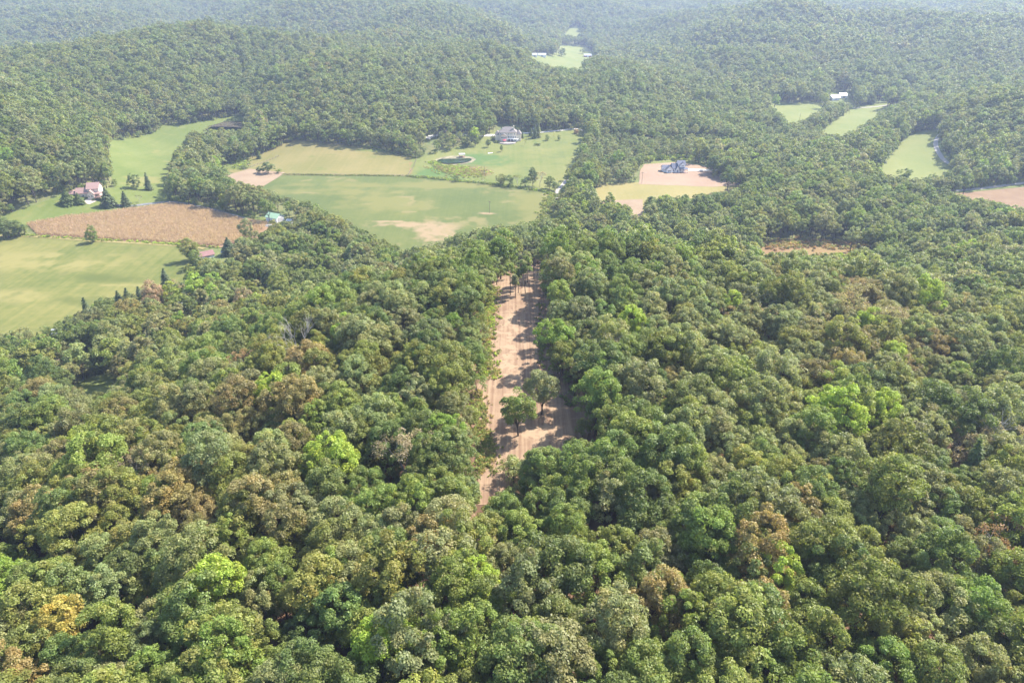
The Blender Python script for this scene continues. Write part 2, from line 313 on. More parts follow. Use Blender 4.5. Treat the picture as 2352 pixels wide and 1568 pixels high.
sheet('roadside_grass', PL('2100,448 2110,420 2220,412 2352,400 2700,385 2700,430 2352,428 2220,442'), M_GR2, off=.15)
sheet('pasture', PL('1205,142 1205,124 1262,125 1290,122 1280,103 1350,105 1358,118 1380,130 1350,142 1332,166 1290,158'), M_GR2)
sheet('pasture', PL('1292,80 1318,60 1342,62 1330,88'), M_GR2)
M_RCORN = field_mat('red_crop', (.33, .22, .17), (.42, .30, .23), sc=.08, streak=(.8, .3), ang=1.2)
sheet('red_crop_field', PL('2180,446 2352,430 2700,412 2700,520 2352,490 2300,478'), M_RCORN)
sheet('red_crop_field', PL('1725,560 1800,549 1870,550 2030,562 2020,600 1870,625 1740,610'), field_mat('rusty_crop', (.36, .22, .16), (.42, .33, .18), sc=.05))
sheet('lawn', PL('150,890 250,854 262,866 250,905 205,920'), M_GR2)
M_CLR = field_mat('cleared_soil', (.37, .245, .21), (.55, .405, .345), (.59, .445, .38), sc=.16, streak=(1.3, 1.6), ang=.03)
sheet('cleared_strip', PL('1118,664 1140,610 1200,590 1236,590 1262,600 1268,690 1275,780 1285,850 1310,880 1350,900 1360,960 1340,1040 1240,1090 1160,1120 1140,1160 1095,1160 1100,1080 1110,1000 1085,950 1085,895 1115,860 1113,800 1108,740'), M_CLR, off=.12, cell=4, fn=masks([(1165, 800, 14, 140), (1235, 1000, 30, 22)]))

def ribbon(name, pts, w, m, off=.35, world=False, **pr):
    """a road laid along picture points, of even width w metres"""
    pts = np.array(pts, float)
    if not world:
        x, y, _ = hit(pts[:, 0], pts[:, 1]); pts = np.stack([x, y], 1)
    q = []
    for i in range(len(pts)-1):                       # Catmull-Rom
        p0, p1, p2, p3 = pts[max(i-1, 0)], pts[i], pts[i+1], pts[min(i+2, len(pts)-1)]
        k = max(3, int(np.linalg.norm(p2-p1)/5))
        for j in range(k):
            t = j/k; q.append(.5*((2*p1)+(-p0+p2)*t+(2*p0-5*p1+4*p2-p3)*t*t+(-p0+3*p1-3*p2+p3)*t**3))
    q.append(pts[-1]); q = np.array(q); d = np.gradient(q, axis=0); nrm = np.stack([-d[:, 1], d[:, 0]], 1); nrm /= np.linalg.norm(nrm, axis=1)[:, None]+1e-9
    rows = []
    for s in (-.5, 0, .5):
        e = q+nrm*w*s; rows.append(np.stack([e[:, 0], e[:, 1], hgt(e[:, 0], e[:, 1])+off], 1))
    V = np.concatenate(rows); k = len(q); i = np.arange(k-1)
    Fq = np.concatenate([np.stack([i, i+1, i+1+k, i+k], 1)+k*s for s in (0, 1)])
    return link(name, mesh_from(name, V, Fq[:, ::-1], m, True), **(pr or dict(kind='structure')))
M_ASPH = mat('asphalt', (.13, .13, .135), .9, noise=(.4, .15)); M_GRAV = mat('gravel', (.30, .27, .235), .95, noise=(.5, .15)); M_CONC = mat('concrete', (.5, .46, .4), .8, noise=(.3, .08))
ribbon('road', [(236, 466), (262, 471), (300, 474), (350, 468), (400, 465), (470, 478), (540, 497), (600, 515), (625, 521), (660, 530)], 4.2, M_ASPH)
ribbon('gravel_track', [(600, 514), (630, 519), (652, 525), (672, 540)], 2.6, M_GRAV, off=.4)
ribbon('driveway', [(980, 320), (1000, 312), (1060, 311), (1118, 312), (1140, 312)], 7, M_CONC, off=.5)
ribbon('driveway', [(1196, 307), (1240, 305), (1290, 300), (1325, 297), (1345, 302), (1358, 305)], 4, M_CONC, off=.42)
ribbon('gravel_lane', [(1302, 413), (1290, 428), (1279, 440), (1278, 452), (1282, 466)], 3.2, M_GRAV, off=.42)
ribbon('driveway', [(1579, 391), (1610, 391.5), (1640, 391.5), (1656, 388)], 6, M_CONC, off=.42)
ribbon('gravel_road', [(2170, 300), (2152, 318), (2150, 338), (2166, 366), (2190, 382), (2230, 398), (2290, 405), (2352, 402), (2420, 398)], 4, M_GRAV)
ribbon('gravel_road', [(2060, 444), (2120, 439), (2180, 439), (2250, 434), (2352, 421), (2500, 408)], 5, M_GRAV, off=.38)
ribbon('gravel_track', [(1888, 244), (1915, 250), (1960, 249), (2010, 246), (2055, 240), (2090, 236)], 4, M_GRAV, off=.42)
ribbon('field_track', [(-60, 545), (60, 543), (215, 554), (420, 566), (470, 572)], 3.0, M_LOTG, off=.36)
ribbon('dirt_path', [(118, 850), (125, 832), (128, 822)], 4, M_FALL, off=.4)
# wheel tracks on the cleared strip: stay in its material

# water
def water_mat(name, col):
    m = mat(name, col, .12, .5); t = m.node_tree; b = t.nodes['Principled BSDF']
    n_ = t.nodes.new('ShaderNodeTexNoise'); n_.inputs['Scale'].default_value = 60; bp = t.nodes.new('ShaderNodeBump'); bp.inputs['Strength'].default_value = .15
    g = t.nodes.new('ShaderNodeTexCoord'); t.links.new(g.outputs['Object'], n_.inputs[0]); t.links.new(n_.outputs['Fac'], bp.inputs['Height']); t.links.new(bp.outputs[0], b.inputs['Normal'])
    return m
pond = [(1043+math.cos(a)*41*(1 if math.cos(a) > 0 else .95), 369.5+math.sin(a)*8.2-2*math.cos(a)) for a in np.linspace(0, 2*math.pi, 22)[:-1]]
bank = [(1045+math.cos(a)*48, 369+math.sin(a)*10.5-2*math.cos(a)) for a in np.linspace(0, 2*math.pi, 22)[:-1]]
sheet('pond_bank', bank, mat('mud_bank', (.19, .165, .095), .95, noise=(.25, .4)), off=.32, jag=.35)
sheet('pond', pond, water_mat('green_water', (.012, .03, .016)), off=.7, dens=1, flat=True, cell=20, kind='structure')
sheet('pond', PL('474,297 500,287 530,272 562,262 566,268 556,300 510,299'), water_mat('brown_water', (.10, .085, .06)), off=.9, flat=True, cell=20, kind='structure')

# ------------------------------------------------------------------ tree meshes
def clump_cards(centers, rad, n, size, r, upb=.25, cvr=(.8, 1.2), flat=1.0):
    """leaf sprays (rhombus cards) round clump centres; returns V (4 per card), colour variation"""
    K = len(centers); d = r.normal(size=(K, n, 3)); d /= np.linalg.norm(d, axis=2)[..., None]
    d[..., 2] = np.where(d[..., 2] < -.2, -d[..., 2], d[..., 2])
    rr = rad[:, None]*(.62+.42*r.random((K, n)))
    pos = centers[:, None]+d*rr[..., None]*np.array([1, 1, flat])
    nor = d+r.normal(0, .62, (K, n, 3)); nor[..., 2] += upb; nor /= np.linalg.norm(nor, axis=2)[..., None]
    t = np.cross(nor, r.normal(size=(K, n, 3))); t /= np.linalg.norm(t, axis=2)[..., None]; b = np.cross(nor, t)
    s = size*(.65+.7*r.random((K, n, 1)))
    q = np.stack([pos+t*s*.62, pos+b*s*.42, pos-t*s*.62, pos-b*s*.42], 2).reshape(-1, 3)
    cv = np.ones((K, n, 4, 3)); cv[..., 0] = (r.uniform(*cvr, K)[:, None]*(.86+.28*r.random((K, n))))[..., None]
    cv[..., 1] = (np.clip(r.normal(.12, .22, K), 0, .8)[:, None]*np.ones((K, n)))[..., None]
    return q, cv.reshape(-1, 3)
def limb(V, Fc, p0, p1, r0, r1, k=6):
    p0, p1 = Vector(p0), Vector(p1); a = (p1-p0).normalized(); q = a.to_track_quat('Z', 'Y'); b = len(V)
    for p, rr in ((p0, r0), (p1, r1)):
        for i in range(k):
            V.append(tuple(p+q @ Vector((rr*math.cos(2*math.pi*i/k), rr*math.sin(2*math.pi*i/k), 0))))
    for i in range(k): Fc.append((b+i, b+(i+1) % k, b+k+(i+1) % k, b+k+i))
def trunk_mesh(name, h0, centers, r, tr=.28, m=None, extra=0):
    V, Fc = [], []; bend = r.normal(0, .25, 2)
    a = (0, 0, -1.2); b = (bend[0]*.5, bend[1]*.5, h0*.55); c = (bend[0], bend[1], h0)
    limb(V, Fc, a, b, tr*1.25, tr*.9, 7); limb(V, Fc, b, c, tr*.9, tr*.62, 7)
    for cc in centers:
        mid = [c[i]*.55+cc[i]*.45 for i in range(3)]; mid[2] -= .3
        limb(V, Fc, c if r.random() < .6 else b, mid, tr*.42, tr*.22, 5); limb(V, Fc, mid, cc, tr*.22, tr*.07, 4)
    return mesh_from(name, V, Fc, m or M_BARK, True)
def crown_centers(r, K, R, z0, z1, nsub=6, low=False):
    """clump centres on several overlapping branch masses, so the crown is lumpy and lopsided"""
    Hc = z1-z0; sub = [(r.normal(0, .1*R), r.normal(0, .1*R), z1-.36*Hc, .60*R, .36*Hc)]
    a0 = r.uniform(0, 6.28)
    for i in range(nsub):
        a = a0+i*2*math.pi/nsub+r.normal(0, .35); q = r.uniform(.42, .68)*R; w = r.uniform(.32, .52)
        sub.append((math.cos(a)*q, math.sin(a)*q, z0+Hc*r.uniform(.22 if low else .30, .66), w*R, w*Hc*.62))
    P_ = np.array([p[3] for p in sub])**2; P_ /= P_.sum(); out = []
    while len(out) < K:
        c = sub[r.choice(len(sub), p=P_)]; d = r.normal(size=3); d /= np.linalg.norm(d)
        if d[2] < (-.9 if low else -.35): continue
        p = np.array([c[0]+d[0]*c[3], c[1]+d[1]*c[3], c[2]+d[2]*c[4]])
        if any(((p[0]-e[0])/e[3])**2+((p[1]-e[1])/e[3])**2+((p[2]-e[2])/e[4])**2 < .55 for e in sub if e is not c) and r.random() < .8: continue
        out.append(p)
    out = np.array(out); f = R*.93/np.percentile(np.hypot(out[:, 0], out[:, 1]), 94)
    if f < 1: out[:, :2] *= f
    return out
def broadleaf(seed, K=44, n=150, size=.42, R=5.4, z0=4.8, z1=17, crad=(1.15, 1.9), sparse=1.0, low=False, tr=.28):
    r = np.random.default_rng(seed); R = R*r.uniform(.92, 1.08)
    ce = crown_centers(r, K, R, z0, z1, low=low); rad = r.uniform(*crad, K)
    q, cv = clump_cards(ce, rad, int(n*sparse), size, r)
    me = mesh_from('crown', q, np.arange(len(q)).reshape(-1, 4), M_LEAF); fcol(me, 'cv', cv.astype(np.float32))
    tr_m = trunk_mesh('trunk', z0+1.2, ce[r.choice(K, 9, replace=False)], r, tr)
    return me, tr_m
def conifer(seed, n=2600, R=3.0, H_=13, size=.55, flat=False):
    r = np.random.default_rng(seed); t = r.random(n)**1.35; tier = np.round(t*13)/13*.75+t*.25
    z = .8+tier*(H_-.8); gr = r.uniform(.62, 1.15, (14, 9)); az0 = r.random(n)*2*math.pi; rad = R*(1-tier**1.5)**.9*(.3+.7*np.sqrt(r.random(n)))*gr[(tier*13.9).astype(int).clip(0, 13), (az0/(2*math.pi)*9).astype(int).clip(0, 8)]; az = az0
    az2 = np.round(az/(2*math.pi)*11+tier*5)/11*2*math.pi-tier*5/11*2*math.pi; az = az*.6+az2*.4
    pos = np.stack([np.cos(az)*rad, np.sin(az)*rad, z-rad*.22], 1)
    nor = np.stack([np.cos(az)*.55, np.sin(az)*.55, np.full(n, .9)], 1)+r.normal(0, .3, (n, 3)); nor /= np.linalg.norm(nor, axis=1)[:, None]
    tt = np.stack([np.cos(az), np.sin(az), -.35*np.ones(n)], 1); tt -= nor*(tt*nor).sum(1)[:, None]; tt /= np.linalg.norm(tt, axis=1)[:, None]; b = np.cross(nor, tt)
    s = size*(.6+.8*r.random((n, 1)))
    q = np.stack([pos+tt*s, pos+b*s*.38, pos-tt*s, pos-b*s*.38], 1).reshape(-1, 3)
    cv = np.ones((n, 4, 3)); cv[..., 0] = r.uniform(.75, 1.2, n)[:, None]; cv[..., 1] = 0
    me = mesh_from('crown', q, np.arange(len(q)).reshape(-1, 4), M_LEAF); fcol(me, 'cv', cv.reshape(-1, 3).astype(np.float32))
    V, Fc = [], []; limb(V, Fc, (0, 0, -1), (0, 0, H_*.95), R*.07, .03, 7)
    return me, mesh_from('trunk', V, Fc, M_BARK, True)
def bare_tree(seed, H_=14, twigs=True, m=None):
    r = np.random.default_rng(seed); V, Fc = [], []; tips = []
    def grow(p, d, L, w, lev):
        q = [p[i]+d[i]*L for i in range(3)]; limb(V, Fc, p, q, w, w*.62, 6 if lev < 2 else 4)
        if lev >= 5: tips.append(q); return
        for _ in range(2 if r.random() < .45 else 3):
            e = np.array(d)+r.normal(0, .42, 3); e[2] = max(e[2], .05)+.12; e /= np.linalg.norm(e); grow(q, e, L*r.uniform(.62, .82), w*.6, lev+1)
    grow([0, 0, -1], np.array([0, 0, 1.]), H_*.34, .26, 0)
    return mesh_from('trunk', V, Fc, m or M_DEAD, True), np.array(tips)
def half_bare(seed):
    """a thinning tree: bare limbs with few leaves left"""
    t, tips = bare_tree(seed, 15, m=M_DEAD); r = np.random.default_rng(seed)
    ce = tips[r.random(len(tips)) < .8]; q, cv = clump_cards(ce, r.uniform(.6, 1.1, len(ce)), 26, .26, r)
    me = mesh_from('crown', q, np.arange(len(q)).reshape(-1, 4), M_LEAF); fcol(me, 'cv', cv.astype(np.float32))
    return me, t
NEAR = [broadleaf(100+i, K=74+7*(i % 5), n=150-8*(i % 5), size=.29, R=5.7, crad=(.7, 1.35)) for i in range(12)]
NEAR += [broadleaf(140+i, K=56, n=150, size=.29, R=4.6, z0=5, z1=18, crad=(.7, 1.3)) for i in range(3)]
NEAR += [broadleaf(150+i, K=105, n=100, size=.28, R=6.2, z0=5, z1=16, crad=(.6, 1.05)) for i in range(3)]
LOW = [broadleaf(155+i, K=84, n=140, size=.33, R=5.4, z0=1.8, z1=17, crad=(.85, 1.6), low=True) for i in range(6)]
HALF = [half_bare(160+i) for i in range(3)]
CONI = [conifer(170+i, R=3.0, H_=13) for i in range(3)] + [conifer(180, n=3200, R=4.6, H_=12.5, size=.7)]
CEDAR = [conifer(185, n=1500, R=1.9, H_=10, size=.4)]
def join_inst(name, crown, trunk):
    """crown + trunk in one mesh for the mass of trees"""
    V, Fq, cv, mi = [], [], [], []; off = 0
    for k, me in enumerate((crown, trunk)):
        c = np.zeros(len(me.vertices)*3, np.float32); me.vertices.foreach_get('co', c); V.append(c.reshape(-1, 3))
        l = np.zeros(len(me.loops), np.int32); me.loops.foreach_get('vertex_index', l); Fq.append(l.reshape(-1, 4)+off); off += len(me.vertices)
        if k == 0:
            a = np.zeros(len(me.vertices)*4, np.float32); me.attributes['cv'].data.foreach_get('color', a); cv.append(a.reshape(-1, 4)[:, :3])
        else: cv.append(np.ones((len(me.vertices), 3), np.float32))
        mi.append(np.full(len(Fq[-1]), k, np.int32))
    me = mesh_from(name, np.concatenate(V), np.concatenate(Fq), M_LEAFI); me.materials.append(M_BARK)
    me.polygons.foreach_set('material_index', np.concatenate(mi)); fcol(me, 'cv', np.concatenate(cv)); return me
PROTO = bpy.data.collections.new('tree_prototypes')
def proto(i, me):
    o = bpy.data.objects.new('p%03d' % i, me); PROTO.objects.link(o); return o
pi = 0; LOD = {}
def addlod(key, pairs):
    global pi
    LOD[key] = []
    for a, b in pairs:
        proto(pi, join_inst('tree_%s' % key, a, b)); LOD[key].append(pi); pi += 1
addlod('near', NEAR)
addlod('half', HALF)
addlod('mid', [broadleaf(200+i, K=60, n=64, size=.48, z0=3.6, crad=(.8, 1.5)) for i in range(9)] + [broadleaf(220+i, K=70, n=46, size=.46, R=5.8, z0=3.5, z1=16, crad=(.85, 1.3)) for i in range(3)])
addlod('far', [broadleaf(240+i, K=36, n=28, size=.78, z0=2.5, crad=(1.0, 1.8)) for i in range(7)])
addlod('vfar', [broadleaf(260+i, K=22, n=18, size=1.2, z0=2, crad=(1.2, 2.2)) for i in range(6)])
addlod('coni', CONI)
BUSH = [broadleaf(300+i, K=22, n=90, size=.5, R=5.2, z0=.3, z1=11, crad=(1.4, 2.3)) for i in range(4)]
addlod('bush', BUSH)

# ------------------------------------------------------------------ where the forest stands
COL = dict(green=(.103, .138, .042), deep=(.078, .108, .043), grey=(.135, .152, .088), olive=(.125, .143, .048), brown=(.14, .125, .068), bright=(.108, .165, .036),
           lime=(.165, .225, .045), gold=(.20, .18, .055), pink=(.19, .145, .11), ash=(.19, .17, .135), rust=(.17, .115, .075), tan=(.165, .142, .072), blue=(.074, .100, .056))
COL = {k: tuple(a*b for a, b in zip(c, (1.82, 1.68, 1.28))) for k, c in COL.items()}
names = list(COL)
WORD = dict(green='mid green', deep='dark green', grey='grey green', olive='olive green', brown='brownish green', bright='vivid green', lime='yellow green', gold='golden yellow',
            pink='pinkish brown', ash='pale grey thinning', rust='rusty red', tan='tan brown', blue='blue green')
def jgrid(s, x0, x1, y0, y1):
    X, Y = np.meshgrid(np.arange(x0, x1, s), np.arange(y0, y1, s*.87)); X = X+(np.arange(X.shape[0]) % 2)[:, None]*s/2
    return (X+rng.uniform(-.36, .36, X.shape)*s).ravel(), (Y+rng.uniform(-.36, .36, X.shape)*s).ravel()
T = []
for s, y0, y1, rm in ((6.9, 10, 420, .87), (7.6, 420, 900, .92), (9.4, 900, 3700, 1.10)):
    x, y = jgrid(s, -2900, 2900, y0, y1)
    keep = (np.abs(x) < .86*y+75) & ~((np.abs(x) < 12) & (y < 30)); x, y = x[keep], y[keep]
    sc = rm*np.clip(rng.normal(.97, .19, len(x)), .6, 1.38); T.append(np.stack([x, y, sc], 1))
# understory bushes: everywhere in the near forest, and along the edges of open land further out
x, y = jgrid(6.0, -700, 800, 20, 950); keep = (np.abs(x) < .86*y+70); x, y = x[keep], y[keep]
eu, ev, ed = project(x, y, hgt(x, y)); edge = np.zeros(len(x), bool)
for k_, pl in OPEN.items():
    if k_ in ('clearing', 'pasture', 'corn', 'meadow', 'hay', 'crop', 'yard', 'lot', 'f1', 'f2', 'f3', 'road', 'fallow'):
        for du, dv in ((16, 0), (-16, 0), (0, 6), (9, 4), (-9, 4)): edge |= inpoly(eu+du*350/ed, ev+dv*350/ed, pl)
keep = edge | (y < 330); x, y, edge = x[keep], y[keep], edge[keep]
NTREE = sum(len(t_) for t_ in T)
T.append(np.stack([x, y, rng.uniform(.36, .62, len(x))], 1))
T = np.concatenate(T); x, y, sc = T.T; z = hgt(x, y); isb = np.arange(len(x)) >= NTREE
sc = np.where(isb, sc, sc*1.06); Hh = np.where(isb, 11, 17)*sc*rng.uniform(.9, 1.08, len(x)); Rr = np.where(isb, 4.6, 5.6)*sc
# valley floor trees by the creek are a little smaller; scrub round the small clearings
bad = np.zeros(len(x), bool)
u0, v0, dep = project(x, y, z)
probes = [(0, 0, .96), (0, 0, .7), (1.0, 0, .6), (-1.0, 0, .6), (.55, 0, .85), (-.55, 0, .85), (0, 0, .42), (0, 0, .0), (.5, 0, .45), (-.5, 0, .45)]
for a, b, c in probes:
    pu, pv, _ = project(x+a*Rr, y, z+c*Hh)
    for k_, pl in OPEN.items():
        bad |= inpoly(pu, pv, pl)
q = (dep < 340) & (x > -260) & (x < 60)
def clfree(x, y, z, Hh, Rr):
    b_ = np.zeros(len(x), bool)
    for c in np.arange(.3, 1.0, .08):
        for a in np.arange(-1.05, 1.06, .15):
            if (a/1.05)**2+((c-.62)/.42)**2 > 1.02: continue
            pu, pv, _ = project(x+a*Rr, y, z+c*Hh); b_ |= inpoly(pu, pv, OPEN['clearing']) | inpoly(pu, pv, OPEN['lawn'])
    return b_
bad[q] |= clfree(x[q], y[q], z[q], Hh[q], Rr[q])
uc, vc, dc = project(x, y, z+.72*Hh)
SCR = [PL('1380,320 1460,330 1640,330 1700,345 1640,372 1560,362 1470,378 1470,425 1370,425 1330,400'), PL('1750,300 1890,305 1900,345 1840,365 1740,350'), PL('960,325 1110,318 1110,340 1000,355 950,362')]
for pl in SCR:
    q = inpoly(u0, v0, pl); sc[q] *= .68; Hh[q] *= .6; Rr[q] *= .68
keep = ~bad & (dc > 20) & (vc > -160)
# trees close up to the edges of open land: throw more candidates there and keep those that fit
def fits(x, y, z, Hh, Rr):
    b_ = np.zeros(len(x), bool)
    for a, b, c in probes:
        pu, pv, _ = project(x+a*Rr, y, z+c*Hh)
        for pl in OPEN.values(): b_ |= inpoly(pu, pv, pl)
    return ~b_
ex, ey = jgrid(3.2, -700, 800, 60, 1000); k_ = np.abs(ex) < .84*ey+40; ex, ey = ex[k_], ey[k_]; ez = hgt(ex, ey)
eu, ev, ed = project(ex, ey, ez+9); near_ = np.zeros(len(ex), bool)
for pl in OPEN.values():
    for du in (-17, 0, 17):
        for dv in (-26, -13, 0, 8): near_ |= inpoly(eu+du*F/ed, ev+dv*F/ed*.6, pl)
ex, ey, ez = ex[near_], ey[near_], ez[near_]; es = rng.uniform(.6, 1.1, len(ex)); eh = 17*es*rng.uniform(.88, 1.05, len(ex))
f_ = fits(ex, ey, ez, eh, 5.6*es); q = (ex > -260) & (ex < 60) & (ey < 340); f_[q] &= ~clfree(ex[q], ey[q], ez[q], eh[q], 5.6*es[q]); ex, ey, ez, es, eh = ex[f_], ey[f_], ez[f_], es[f_], eh[f_]
grid = {}
for a, b, c in zip(x[keep & ~isb], y[keep & ~isb], sc[keep & ~isb]): grid.setdefault((int(a//8), int(b//8)), []).append((a, b, c))
acc = []
for i in rng.permutation(len(ex)):
    a, b, c = ex[i], ey[i], es[i]; gi_, gj_ = int(a//8), int(b//8); ok = True
    for p in (-1, 0, 1):
        for q in (-1, 0, 1):
            for (a2, b2, c2) in grid.get((gi_+p, gj_+q), ()):
                if (a-a2)**2+(b-b2)**2 < (3.55*(c+c2))**2: ok = False
    if ok: grid.setdefault((gi_, gj_), []).append((a, b, c)); acc.append(i)
acc = np.array(acc); print('edge trees', len(acc))
x, y, z, sc, Hh, Rr, uc, vc, dc, isb = (q[keep] for q in (x, y, z, sc, Hh, Rr, uc, vc, dc, isb))
eu, ev, ed = project(ex[acc], ey[acc], ez[acc]+.72*eh[acc])
x, y, z, sc, Hh, Rr, uc, vc, dc, isb = (np.concatenate(p) for p in ((x, ex[acc]), (y, ey[acc]), (z, ez[acc]), (sc, es[acc]), (Hh, eh[acc]), (Rr, 5.6*es[acc]), (uc, eu), (vc, ev), (dc, ed), (isb, np.zeros(len(acc), bool))))
N = len(x); print('trees', N)
# species mix by place
wts = np.zeros((N, len(names))); wi = {n_: i for i, n_ in enumerate(names)}
def setw(m, **k):
    wts[m] = 0
    for a, b in k.items(): wts[m, wi[a]] = b
setw(np.ones(N, bool), green=5, deep=3, grey=3, olive=2.5, brown=.4, bright=.4, lime=.25, blue=1)
setw(dc < 130, green=6.5, deep=2.5, grey=2.4, olive=3, brown=.25, bright=.6, lime=.3, tan=.08)
lm = (uc < 720) & (vc > 640) & (vc < 1250) & (dc < 330); setw(lm, green=3, deep=1.8, grey=2.6, olive=3.2, brown=2.3, ash=.9, pink=.8, tan=.45, lime=.3, gold=.06)
rm_ = (uc > 1500) & (vc > 600) & (vc < 1150) & (dc < 400); setw(rm_, green=3.4, deep=1.8, grey=5, olive=2.6, brown=.8, ash=1.5, pink=.6, tan=.25, lime=.3)
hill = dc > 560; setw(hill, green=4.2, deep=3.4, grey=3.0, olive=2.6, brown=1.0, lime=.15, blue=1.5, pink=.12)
lh = hill & (uc < 520) & (dc < 1100); setw(lh, green=4, deep=2, grey=2.5, olive=4, brown=2.0, lime=.3, tan=.35)
val = (dc > 330) & (dc < 900) & (z < -38); setw(val, green=4.5, deep=1.8, grey=3, olive=2.5, lime=.7, bright=.35, ash=.25, blue=1)
# patches of one kind: noise shifts the draw
cum = np.cumsum(wts/wts.sum(1)[:, None], 1)
nz = .5+.5*np.sin(x/37+2*np.sin(y/51))*np.cos(y/43+1.7*np.sin(x/67))
draw = np.clip(rng.random(N)*.6+.4*nz, 0, .9999)
kind = (draw[:, None] > cum).sum(1).clip(0, len(names)-1)
tint = (np.array([COL[names[k_]] for k_ in kind])*.8+np.array(COL['green'])*.2)*rng.uniform(.84, 1.18, (N, 1))*rng.uniform(.93, 1.07, (N, 3))
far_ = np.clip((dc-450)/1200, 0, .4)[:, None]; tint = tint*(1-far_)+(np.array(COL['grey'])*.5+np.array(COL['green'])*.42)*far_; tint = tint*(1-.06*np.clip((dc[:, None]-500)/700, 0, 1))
half = np.isin(kind, [wi['ash'], wi['pink']]) & ~isb & (dc < 330)
# trees the photograph singles out: (u, v, kind, words)
NOTE = [(510, 1345, 'lime', 'bright yellow green tree standing out in the lower left of the forest'), (780, 1058, 'lime', 'broad yellow green tree crown left of the cleared strip end'), (1030, 985, 'bright', 'vivid emerald green tree at the left edge of the cleared strip'),
 (1095, 1290, 'lime', 'small lime green tree beside the tan oak at the bottom centre'), (900, 1525, 'lime', 'pale lime yellow tree crown on the bottom edge of the photo'), (990, 1255, 'tan', 'tan brown oak with amber leaves below the cleared strip'),
 (1745, 1235, 'tan', 'brown drying tree in the lower right forest beside a dark gap'), (545, 832, 'rust', 'reddish brown dying tree with bare twigs in the left forest'), (730, 830, 'gold', 'golden yellow tree beside the bleached dead snag'), (640, 905, 'gold', 'two toned yellow and tan crown below the dead snag'),
 (190, 1420, 'gold', 'small golden yellow tree near the lower left corner'), (1785, 1315, 'lime', 'rounded yellow green crown in the lower right forest'), (1130, 1195, 'olive', 'pale yellow tipped tree just below the end of the cleared strip'), (790, 770, 'lime', 'yellow green tree in the middle left forest'),
 (1955, 945, 'lime', 'large bright green dome shaped tree in the right forest'), (2325, 1270, 'rust', 'rusty red topped tree on the right edge of the photo'), (1715, 1425, 'tan', 'sandy brown tree in the lower right of the forest'), (450, 1125, 'tan', 'pale sandy brown tree in the left forest'),
 (1440, 760, 'lime', 'yellow green crown right of the cleared strip'), (1250, 810, 'bright', 'bright green tree at the right edge of the cleared strip'), (900, 1060, 'ash', 'grey brown thinning tree left of the clearing entrance'), (1100, 1040, 'grey', 'silvery grey green tree at the left of the clearing entrance'),
 (100, 1400, 'olive', 'olive tree'), (0, 1370, 'bright', 'vivid green tree on the left edge of the photo'), (410, 770, 'bright', 'bright green round tree at the foot of the left slope'), (290, 1060, 'ash', ''), (2230, 1010, 'ash', ''), (2300, 1000, 'ash', ''), (1560, 1090, 'olive', ''),
 (355, 700, 'pink', 'large pinkish brown dying tree by the pasture edge'), (1050, 340, 'ash', 'pale grey leafless looking tree left of the cream house'), (1098, 318, 'lime', 'bright willow like tree beside the cream house drive'), (1350, 480, 'lime', ''), (1330, 440, 'lime', ''), (1420, 360, 'bright', ''), (1850, 1180, 'tan', ''),
 (620, 920, 'lime', ''), (200, 1030, 'lime', ''), (105, 1180, 'tan', ''), (1990, 745, 'lime', ''), (2030, 930, 'lime', ''), (1480, 1430, 'tan', ''), (60, 1560, 'tan', 'tan brown crown at the bottom left corner')]
big = ~isb; special = {}
for (u, v, kn, words) in NOTE:
    sz = 5.6/dc*F
    cost = np.hypot(uc-u, vc-v)/sz+~big*50+(dc < 40)*50; i = int(cost.argmin())
    if i in special: continue
    special[i] = words; kind[i] = wi[kn]; tint[i] = COL[kn]; half[i] = kn in ('ash', 'pink', 'rust')
    if kn in ('lime', 'bright', 'tan'): sc[i] = max(sc[i], 1.0); Hh[i] = max(Hh[i], 17.5)
# occluders of the special tree are not touched; choose the 290 that show largest
vis = (uc > -40) & (uc < 2392) & (vc < 1610) & (vc > -20) & big
order = np.argsort(np.where(vis, dc, 1e9)); ind = set(order[:288].tolist())
for i in special:
    if dc[i] < 330: ind.add(i)
LAND = [(760, 1060, 'broad lime green crown'), (510, 1345, 'bright lime tree at lower left'), (900, 1525, 'pale yellow tree on the bottom edge'), (990, 1255, 'tan oak below the clearing'), (1095, 1290, 'small lime tree by the tan oak'),
        (1745, 1235, 'brown drying tree at lower right'), (545, 832, 'rusty dying tree'), (640, 905, 'yellow tree below the snag'), (190, 1420, 'golden tree at lower left'), (1785, 1315, 'rounded lime crown'),
        (1715, 1425, 'sandy brown tree'), (1955, 945, 'bright dome shaped tree'), (2325, 1270, 'rusty tree on the right edge'), (450, 1125, 'sandy tree on the left'), (1030, 985, 'emerald tree by the clearing'),
        (1440, 760, 'lime crown right of the clearing'), (1190, 930, 'lone clearing tree'), (1245, 900, 'second clearing tree'), (0, 1370, 'vivid tree on the left edge'), (2230, 1010, 'grey thinning trees at right'), (1300, 1050, 'clearing mouth'), (1500, 1500, 'middle of the bottom edge'), (2352, 1568, 'bottom right corner'), (0, 1568, 'bottom left corner'), (0, 1050, 'left edge, halfway down'), (2352, 1400, 'right edge low down'), (1300, 1300, 'centre of the lower forest')]
used_lab = {}
def tree_label(i):
    kn = names[kind[i]]; size = 'large' if sc[i] > 1.12 else 'small' if sc[i] < .92 else 'medium'
    d = [math.hypot(uc[i]-a, vc[i]-b) for a, b, _ in LAND]; j = int(np.argmin(d)); a, b, w = LAND[j]
    du, dv = uc[i]-a, vc[i]-b
    if d[j] < 30: dr_ = 'right beside'
    else: dr_ = ['right of', 'lower right of', 'below', 'lower left of', 'left of', 'upper left of', 'above', 'upper right of'][int(round(math.degrees(math.atan2(dv, du))/45)) % 8]
    return '%s %s tree %s the %s' % (size, WORD[kn], dr_, w)
